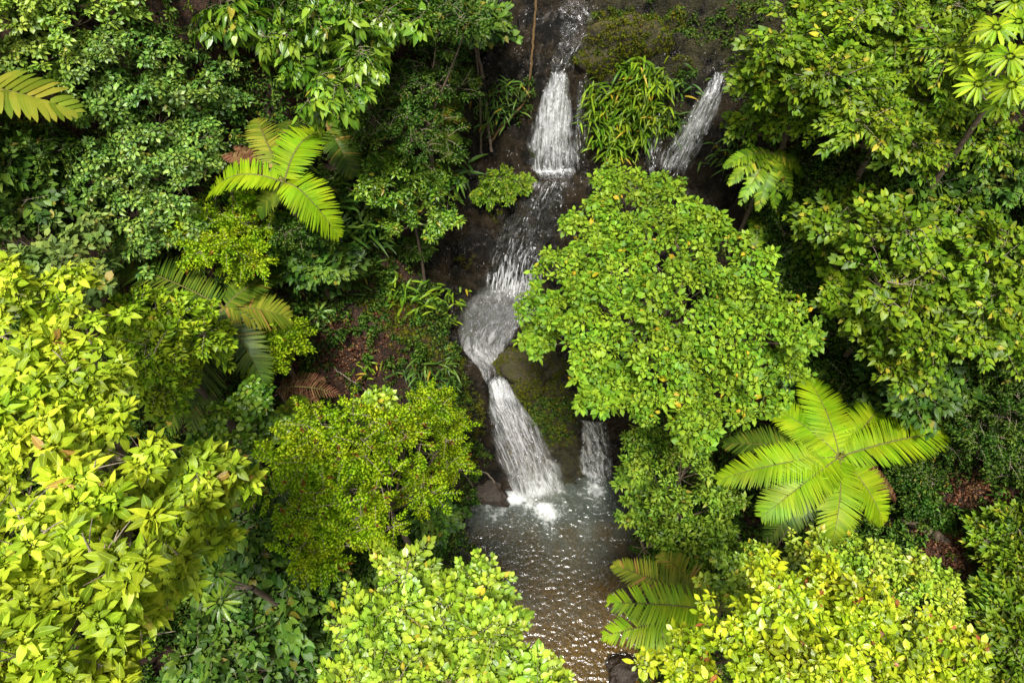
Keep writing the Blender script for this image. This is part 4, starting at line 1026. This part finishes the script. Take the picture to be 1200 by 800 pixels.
palm('small_palm', 'small palm with narrow fronds at the wet cliff edge', (500, 150, 12.0),
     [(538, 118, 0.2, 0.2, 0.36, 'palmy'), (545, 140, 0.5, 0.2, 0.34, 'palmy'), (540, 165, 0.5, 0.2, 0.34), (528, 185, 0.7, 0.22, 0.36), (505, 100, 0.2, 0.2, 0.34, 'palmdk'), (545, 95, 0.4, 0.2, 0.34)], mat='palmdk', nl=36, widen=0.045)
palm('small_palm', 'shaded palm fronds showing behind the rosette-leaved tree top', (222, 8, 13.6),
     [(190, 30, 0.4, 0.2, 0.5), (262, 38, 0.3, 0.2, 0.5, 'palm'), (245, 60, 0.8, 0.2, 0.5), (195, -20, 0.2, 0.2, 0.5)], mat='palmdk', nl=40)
# one broad frond reaching in from the edge, with wide leaflets
H = at(np.array(-70), np.array(98), 15.5)
root = thing('broad_frond_palm', 'palm with one broad olive frond of wide pleated leaflets', 'palm', (H[0], H[1], float(height(H[0], H[1])) - 0.05))
tb = Buf(); zz = np.linspace(root.location.z - 0.1, H[2], 14); tube(tb, np.stack([np.full(14, H[0]), np.full(14, H[1]), zz], 1), 0.12, 9)
obj('trunk', tb.mesh('trunk', M['bark'], np.array(root.location)), root)
frond(root, H, at(np.array(88), np.array(130), 14.8), 0.16, 0.80, 19, 'palmy', widen=0.20, hang=0.2)
frond(root, H, at(np.array(-140), np.array(30), 15.0), 0.16, 0.8, 19, 'palmy', widen=0.20, hang=0.2)
frond(root, H, at(np.array(-60), np.array(230), 14.5), 0.16, 0.8, 19, 'palmy', widen=0.20, hang=0.2)

# ------------------------------------------------------------------ umbrella-leaved plants
def umbrella_leaf(root, c, ax, rad, k, mat):
    lv = Leaves(); ax = nrm(np.asarray(ax, float))
    e1 = nrm(np.cross(ax, [0.3, 1, 0.1])); e2 = np.cross(ax, e1)
    ph = np.arange(k) / k * 2 * np.pi + rng.normal(0, 0.05, k)
    d = np.cos(ph)[:, None] * e1 + np.sin(ph)[:, None] * e2 - 0.05 * ax
    lv.add(np.repeat(c[None], k, 0), d, np.repeat(ax[None], k, 0), rad * rng.uniform(0.9, 1.08, k))
    b = Buf(); place(b, lv.arrays(), leaf_tmpl(1, 0.185, 'obo', 5, 0.5, 0.18))
    return obj('leaf', b.mesh('leaf', M[mat], np.array(root.location)), root)

def umbrella_plant(name, label, cat, spots, mat, k=13):
    P = np.array([at(np.array(a), np.array(b), z) for a, b, z, r in spots]); c0 = P.mean(0) + [0.6, 0.2, 0]
    bz = float(height(c0[0], c0[1])) - 0.05
    root = thing(name, label, cat, (c0[0], c0[1], bz)); org = np.array(root.location)
    fork = np.array([c0[0], c0[1], P[:, 2].min() - 0.7])
    tb = Buf(); tube(tb, bez(np.array([c0[0], c0[1], bz - 0.1]), np.array([c0[0] + 0.1, c0[1], (bz + fork[2]) / 2]), fork, 8), np.linspace(0.1, 0.06, 8), 8)
    obj('trunk', tb.mesh('trunk', M['bark'], org), root)
    st = Buf()
    for p, s in zip(P, spots):
        rad = s[3] * project(p)[2] / 800
        tube(st, bez(fork, (fork + p) / 2 - UPZ * 0.15, p - UPZ * 0.03, 6), np.r_[np.linspace(0.03, 0.012, 5), 0.001], 4)
        tocam = nrm(CAMP - p)
        umbrella_leaf(root, p, UPZ * 1.0 + tocam * 0.5 + rng.normal(0, 0.22, 3), rad, k, mat)
    obj('stems', st.mesh('stems', M['twig'], org), root)
umbrella_plant('umbrella_leaved_tree', 'tree with pale green umbrella leaves of many radiating leaflets', 'tree',
    [(1168, 32, 16.6, 26), (1194, 25, 16.4, 24), (1158, 60, 16.2, 24), (1184, 66, 16.5, 27), (1147, 98, 15.9, 26), (1186, 100, 16.2, 28), (1147, 36, 16.0, 22), (1130, 74, 15.7, 21), (1172, 122, 15.5, 22), (1215, 60, 16.3, 26), (1212, 105, 16.0, 26), (1190, 0, 16.5, 24)], 'spring', 17)
umbrella_plant('umbrella_leaved_shrub', 'shrub with deep green umbrella leaves under the lime yellow tree edge', 'shrub',
    [(255, 672, 12.0, 24), (258, 705, 12.0, 26), (180, 675, 12.4, 22), (232, 690, 11.6, 22)], 'glossy', 13)
umbrella_plant('broad_leaved_plant', 'plant with a single rosette of big blue green leaves on the bare bank', 'plant',
    [(373, 366, 8.9, 19)], 'rosette', 7)

# ------------------------------------------------------------------ strap-leaved clumps and ferns
def strap_clump(name, label, centres, n, ln, mat, cat='plant', parts=False, wide=0.055, group=None, spread=0.25, h=0.1, out=0.35):
    """arching strap leaves; centres (px, py) on the ground"""
    G = ground(np.array([c[0] for c in centres], float), np.array([c[1] for c in centres], float), h)
    c0 = G.mean(0); root = thing(name, label, cat, (c0[0], c0[1], float(height(c0[0], c0[1]))), group); org = np.array(root.location)
    nr = normal(G[:, 0], G[:, 1], 0.4)
    buf = Buf(); shapes = []
    s = np.linspace(0, 1, 6); w = np.array([0.55, 0.9, 1.0, 0.85, 0.5, 0.03])
    tot = 0
    for c, nn in zip(G, nr):
        for i in range(n):
            d = nrm(nn * 0.8 + UPZ * 0.35 + rng.normal(0, 0.75, 3) * np.array([1, 1, 0.5]))
            L_ = ln * rng.uniform(0.6, 1.15)
            b = c + rng.normal(0, spread, 3) * np.array([1, 0.5, 0.8])
            b[1] += -0.02
            g = 0.42 * rng.uniform(0.5, 1.3)
            P = b + d * (s * L_)[:, None] - UPZ * (g * L_ * s ** 2)[:, None]
            tg = nrm(np.gradient(P, axis=0)); sd = nrm(np.cross(tg, UPZ + nn * 0.3)); up = np.cross(sd, tg)
            hw = wide * 0.5 * rng.uniform(0.8, 1.2)
            V = np.concatenate([P + sd * (hw * w)[:, None] + up * (hw * w)[:, None] * 0.4, P - up * 0.0, P - sd * (hw * w)[:, None] + up * (hw * w)[:, None] * 0.4])
            T = []
            for q in range(5): T += [(q, q + 1, 6 + q + 1), (q, 7 + q, 6 + q), (6 + q, 7 + q, 13 + q), (6 + q, 13 + q, 12 + q)]
            U = np.concatenate([np.stack([s, np.full(6, v)], 1) for v in (-1., 0., 1.)])
            tot += 1
            if parts and tot <= 300:
                bb = Buf(); bb.add(V, T, U); o = obj('leaf', bb.mesh('leaf', M[mat], b), root, tuple(b - org))
            else: buf.add(V, T, U)
    if buf.n: obj('leaves', buf.mesh('leaves', M[mat], org), root)['kind'] = 'stuff'
    return root

strap_clump('strap_leaved_clump', 'huge weeping clump of strap leaves on the cliff between the waterfalls',
            [(745, 75), (735, 92), (752, 95), (722, 108), (742, 115), (762, 110), (705, 125), (728, 132), (752, 132), (768, 125), (712, 148), (735, 150), (755, 150), (728, 168), (745, 165), (720, 180), (700, 110), (696, 138), (705, 165), (770, 100), (775, 145), (760, 85)], 48, 0.56, 'strap', parts=True, wide=0.062, spread=0.22)
SC = 'strap leaves'
strap_clump('strap_leaved_clump', 'dark strap-leaved clump on the ledge beside the upper waterfall', [(585, 110), (600, 105), (570, 125), (615, 100), (560, 110), (590, 128), (575, 140)], 26, 0.5, 'strapdk', wide=0.045)
strap_clump('strap_leaved_clump', 'fresh strap-leaved clump at the rim of the wet rock, below the small palm', [(520, 185), (535, 195), (525, 210), (512, 200)], 18, 0.75, 'strapdk', wide=0.10)
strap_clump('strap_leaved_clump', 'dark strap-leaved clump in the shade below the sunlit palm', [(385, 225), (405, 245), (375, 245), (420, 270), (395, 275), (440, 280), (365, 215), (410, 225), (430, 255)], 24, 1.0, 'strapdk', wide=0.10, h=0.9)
strap_clump('strap_leaved_clump', 'strap-leaved clump with yellowing tips on the bank beside the cascade', [(468, 345), (485, 355), (475, 372), (500, 360), (490, 340), (455, 335), (465, 360)], 13, 0.5, 'strap', wide=0.075)
strap_clump('strap_leaved_clump', 'yellow-tipped strap clump at the very edge of the stream basin', [(515, 350), (525, 362), (520, 380), (530, 345), (508, 340)], 14, 0.5, 'strap', wide=0.07)
strap_clump('strap_leaved_clump', 'deep green strap clump on the bank below the huge yellow-tipped ones', [(500, 432), (512, 445), (492, 445), (520, 430), (478, 430)], 20, 0.55, 'strapdk', wide=0.06)
strap_clump('strap_leaved_clump', 'small strap-leaved tuft alone on the bare brown bank', [(434, 432), (438, 428)], 14, 0.36, 'strap', wide=0.05)
strap_clump('strap_leaved_clump', 'green strap clump at the upper edge of the brown bank', [(405, 320), (420, 330), (390, 335), (415, 305), (435, 315)], 18, 0.6, 'strapdk', wide=0.07)
strap_clump('strap_leaved_clump', 'strap-leaved tuft on the rock beside the slanting waterfall', [(795, 92), (788, 100), (800, 105)], 16, 0.42, 'strapdk', wide=0.06)
strap_clump('strap_leaved_clump', 'green tuft on the rock midway down the slanting waterfall', [(788, 140), (783, 150), (792, 135)], 18, 0.36, 'strapdk', wide=0.05)
strap_clump('strap_leaved_clump', 'broad strap-leaved clump at the far bank of the slanting waterfall', [(855, 165), (870, 175), (845, 180), (860, 190), (880, 165)], 18, 0.6, 'strapdk', wide=0.06)

def fern(name, label, hub, tips, mat, halfw=0.28, nl=26, widen=0.07, group=None, arch=0.3):
    H = at(np.array(hub[0]), np.array(hub[1]), hub[2]); bz = float(height(H[0], H[1]))
    root = thing(name, label, 'fern', (H[0], H[1], bz), group)
    st = Buf(); tube(st, [(H[0], H[1], bz - 0.05), (H[0] + .03, H[1], (bz + H[2]) / 2), (H[0], H[1], H[2])], 0.06, 7)
    obj('stem', st.mesh('stem', M['bark'], np.array(root.location)), root)
    for t in tips:
        frond(root, H, at(np.array(t[0]), np.array(t[1]), hub[2] - t[2]), arch, halfw, nl, mat, widen=widen, start=0.05, vee=0.05)
    return root
fern('tree_fern', 'fern with broad drooping light green fronds beside the slanting waterfall', (905, 180, 12.5),
     [(855, 215, 0.3), (868, 238, 0.6), (888, 245, 0.8), (908, 242, 0.8), (925, 232, 0.7), (850, 195, 0.1), (940, 205, 0.4)], 'fresh', 0.26, 30, 0.07)
fern('ground_fern', 'small pale fern in the dark gap beneath the broad frond', (55, 215, 10.5),
     [(95, 245, 0.3), (75, 255, 0.4), (100, 225, 0.2), (35, 245, 0.4), (20, 215, 0.2)], 'fresh', 0.3, 20, 0.09)
fern('ground_fern', 'low fern at the lower edge of the brown bank', (335, 475, 8.3),
     [(365, 495, 0.2), (345, 505, 0.3), (360, 470, 0.1), (320, 505, 0.3)], 'fresh', 0.22, 20, 0.07)
fern('ground_fern', 'upright fern with long fronds behind the apple green tree top', (885, 290, 9.8),
     [(878, 255, 0.0), (890, 250, 0.0), (905, 270, 0.2), (870, 280, 0.2), (900, 310, 0.4)], 'fresh', 0.14, 16, 0.12)
fern('ground_fern', 'dead grey frond fallen on the brown bank', (325, 455, 8.3), [(398, 462, 0.2), (380, 445, 0.2), (372, 472, 0.3)], 'dead', 0.3, 26, 0.03)
fern('ground_fern', 'dead red brown frond lying below the blue green rosette plant', (360, 372, 8.4), [(392, 395, 0.3), (378, 400, 0.3), (398, 380, 0.25)], 'dead', 0.2, 12, 0.08)

# ------------------------------------------------------------------ vines, roots and fallen wood
def vine(name, label, pts, r, mat='root', h=0.12, cat='vine'):
    p, _ = smooth_path([(a, b) for a, b in pts], 40)
    g = ground(p[:, 0], p[:, 1], h)
    for _ in range(4): g[1:-1] = (g[:-2] + g[1:-1] * 2 + g[2:]) / 4
    g = g + rng.normal(0, 0.012, g.shape)
    root = g[-1] if g[-1, 2] < g[0, 2] else g[0]
    b = Buf(); tube(b, g, r * (1 + 0.25 * vnoise(np.arange(40) * 0.6, 3)), 7)
    o = obj(name, b.mesh(name, M[mat], root), None, tuple(root))
    return tag(o, label, cat)
vine('hanging_vine', 'long orange brown mossy vine hanging beside the upper waterfall', [(629, -8), (626, 40), (622, 80), (619, 115), (606, 132), (590, 146), (576, 166)], 0.036, h=0.25)
vine('hanging_vine', 'dark aerial root hanging at the cliff edge behind the small palm', [(553, -8), (557, 35), (562, 75), (569, 110), (572, 150), (576, 178)], 0.05, 'bark', h=0.3)
vine('fallen_branch', 'thin pale stick lying on the bare brown bank', [(392, 432), (415, 448), (430, 458)], 0.02, 'twig', 0.06, 'branch')
vine('fallen_branch', 'bare tangled twig at the pool edge beside the wet boulder', [(535, 545), (552, 552), (570, 553), (580, 565)], 0.025, 'twig', 0.35, 'branch')
vine('fallen_branch', 'forked brown twig reaching over the pool edge', [(535, 548), (548, 560), (558, 575), (562, 586)], 0.018, 'twig', 0.35, 'branch')
vine('fallen_log', 'brown log lying across the soil beside the bright palm', [(1060, 608), (1085, 620), (1110, 634)], 0.12, 'bark', 0.12, 'log')
vine('fallen_branch', 'pale stick lying on the bare soil bank beside the dark root', [(1150, 606), (1180, 604), (1205, 603)], 0.025, 'twig', 0.08, 'branch')
vine('fallen_branch', 'dark root crossing the bare soil bank', [(1165, 560), (1185, 578), (1205, 592)], 0.05, 'bark', 0.06, 'branch')

# ------------------------------------------------------------------ ground cover, moss and litter
def in_ellipses(X, Y, E):
    m = np.zeros(X.shape, bool)
    for a, b, c, d in E: m |= ((X - a) / c) ** 2 + ((Y - b) / d) ** 2 < 1
    return m
SOIL = [(435, 432, 46, 42), (400, 395, 22, 40), (465, 370, 26, 24), (1150, 578, 48, 34), (1112, 650, 38, 20), (470, 318, 26, 14)]

def stuff(name, sp, P, out, scale=1.0, label=None):
    Lv = Leaves(); sprig(sp, Lv, P, out, None, scale); A = Lv.arrays(); b = Buf(); tm = tmpls(sp)
    vi = rng.integers(0, len(tm), len(A[0]))
    for k, t in enumerate(tm): place(b, A, t, vi == k)
    o = obj(name, b.mesh(name, M[SPEC[sp][6]])); tag(o, label, None, None, 'stuff'); o['category'] = 'foliage' if label else 'moss'
    return o

def scatter(n, x0, x1, y0, y1):
    x = rng.uniform(x0, x1, n); y = rng.uniform(y0, y1, n)
    return x, y
x, y = scatter(58000, -22, 22, -5, 23)
X, Y, D = project(np.stack([x, y, height(x, y, False)], 1))
m_ = (X > -120) & (X < 1320) & (Y > -110) & (Y < 930)
x, y = x[m_], y[m_]
le_, re_ = np.interp(y, LEY, LEX), np.interp(y, REY, REX)
d_ = np.maximum(le_ - x, x - re_)
z = height(x, y)
X, Y, D = project(np.stack([x, y, z], 1))
cl = fbm(x * 0.6, y * 0.6, seed=55, octv=3)
keep = (d_ > 0.55 + 0.4 * cl) & ~(in_ellipses(X, Y, SOIL) & (rng.random(len(x)) > 0.30)) & (z > 0.12)
x, y, z, cl = x[keep], y[keep], z[keep], cl[keep]
lift = np.abs(rng.normal(0, 0.5, len(x))) * np.clip(1 + 1.3 * cl, 0.2, 3) + 0.06
X, Y, D = project(np.stack([x, y, z], 1))
lift = np.where(in_ellipses(X, Y, [(a, b, c + 25, d + 25) for a, b, c, d in SOIL]), 0.05, lift)
nn = normal(x, y, 0.4)
P = np.stack([x, y, z], 1) + nn * np.maximum(lift, 0.03)[:, None] * 0.5 + UPZ * np.maximum(lift, 0.03)[:, None] * 0.5
pick = rng.random(len(P))
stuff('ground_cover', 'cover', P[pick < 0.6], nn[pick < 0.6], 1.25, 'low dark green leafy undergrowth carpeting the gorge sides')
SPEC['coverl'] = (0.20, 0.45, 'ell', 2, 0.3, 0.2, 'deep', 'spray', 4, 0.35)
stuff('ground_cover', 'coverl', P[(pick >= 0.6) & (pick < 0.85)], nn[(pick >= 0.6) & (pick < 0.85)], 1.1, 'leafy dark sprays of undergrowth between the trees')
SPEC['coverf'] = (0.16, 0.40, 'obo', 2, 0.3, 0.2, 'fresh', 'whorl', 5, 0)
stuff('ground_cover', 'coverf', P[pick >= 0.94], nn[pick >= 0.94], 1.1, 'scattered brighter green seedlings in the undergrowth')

def px_scatter(E, n):
    out = []
    for a, b, c, d in E:
        k = int(n * c * d / 1000)
        r = np.sqrt(rng.random(k)); t = rng.uniform(0, 2 * np.pi, k)
        out.append(np.stack([a + c * r * np.cos(t), b + d * r * np.sin(t)], 1))
    q = np.concatenate(out); g = ground(q[:, 0], q[:, 1])
    g[:, 2] = height(g[:, 0], g[:, 1]) + 0.03
    return g, normal(g[:, 0], g[:, 1], 0.3)
g, nn = px_scatter([(545, 500, 24, 60), (530, 470, 22, 40), (520, 420, 26, 26), (635, 475, 40, 34), (655, 505, 22, 16), (735, 25, 40, 16), (715, 60, 26, 30), (780, 20, 28, 12), (800, 80, 14, 10), (700, 40, 12, 30), (575, 25, 24, 24), (480, 380, 30, 40), (445, 340, 30, 30), (545, 300, 14, 8), (580, 255, 8, 6)], 330)
stuff('moss_tufts', 'moss', g, nn + [0, -0.3, 0.2], 1.0, 'olive yellow moss tufts growing on the wet rocks')
g, nn = px_scatter([(545, 540, 26, 30), (640, 490, 36, 26), (565, 30, 30, 30), (600, 115, 30, 18), (720, 20, 30, 10), (870, 30, 30, 30), (503, 590, 20, 34), (880, 110, 20, 40), (770, 570, 30, 40), (500, 540, 30, 60), (645, 480, 30, 22), (640, 500, 24, 14), (760, 14, 44, 12), (800, 96, 16, 12), (790, 146, 12, 16), (655, 112, 6, 10), (820, 30, 30, 22), (545, 90, 20, 40), (540, 470, 14, 40)], 130)
stuff('fringe_plants', 'cover', g, nn + [0, -0.3, 0.3], 0.9, 'dark green fringe plants along the wet rock edges')

for o_, V_, T_ in MOSSY:
    NM_ = 1800 if 'outcrop' in o_.name else 1700
    c_ = V_[T_].mean(1); n_ = nrm(np.cross(V_[T_[:, 1]] - V_[T_[:, 0]], V_[T_[:, 2]] - V_[T_[:, 0]]))
    w_ = np.linalg.norm(np.cross(V_[T_[:, 1]] - V_[T_[:, 0]], V_[T_[:, 2]] - V_[T_[:, 0]]), axis=1) * (n_[:, 2] > -0.2) * (fbm(c_[:, 0] * 2, c_[:, 1] * 2, c_[:, 2] * 2, seed=8, octv=2) > (-0.6 if 'outcrop' in o_.name else -0.1))
    k_ = rng.choice(len(c_), NM_, p=w_ / w_.sum())
    Lv = Leaves(); sprig('moss', Lv, c_[k_] + rng.normal(0, 0.02, (NM_, 3)), n_[k_], None, 1.05 if 'outcrop' in o_.name else 0.65)
    b = Buf(); place(b, Lv.arrays(), tmpls('moss')[0])
    obj('moss', b.mesh('moss', M['moss']), o_)['kind'] = 'stuff'

# trickles of water glinting on the wet rock
g, nn = px_scatter([(600, 60, 50, 60), (700, 70, 20, 70), (580, 190, 45, 60), (560, 270, 50, 60), (680, 215, 40, 25), (800, 60, 50, 50), (510, 300, 40, 20), (820, 170, 30, 40), (640, 260, 40, 40)], 34)
b = Buf(); n = len(g)
fl = nrm(np.cross(nn, np.cross(nn, UPZ)))
drops(b, g - UPZ * 0.02, fl + rng.normal(0, 0.3, (n, 3)), rng.uniform(0.003, 0.008, n), rng.uniform(1.5, 7.0, n))
tag(obj('water_trickle', b.mesh('water_trickle', M['foam'])), kind='stuff')

# fallen leaves on the bare soil
E_ = SOIL + [(1130, 620, 60, 60), (360, 440, 30, 30)]
g, nn = px_scatter(E_, 260)
Lv = Leaves(); n = len(g)
Lv.add(g + UPZ * 0.0, nrm(np.cross(nn, rng.normal(size=(n, 3)))), nn + rng.normal(0, 0.3, (n, 3)), rng.uniform(0.08, 0.2, n))
b = Buf(); place(b, Lv.arrays(), leaf_tmpl(1, 0.45, 'ell', 2, 0.4, 0.1))
tag(obj('leaf_litter', b.mesh('leaf_litter', M['dead'])), 'dead brown leaves scattered over the bare soil', 'leaf litter', None, 'stuff')
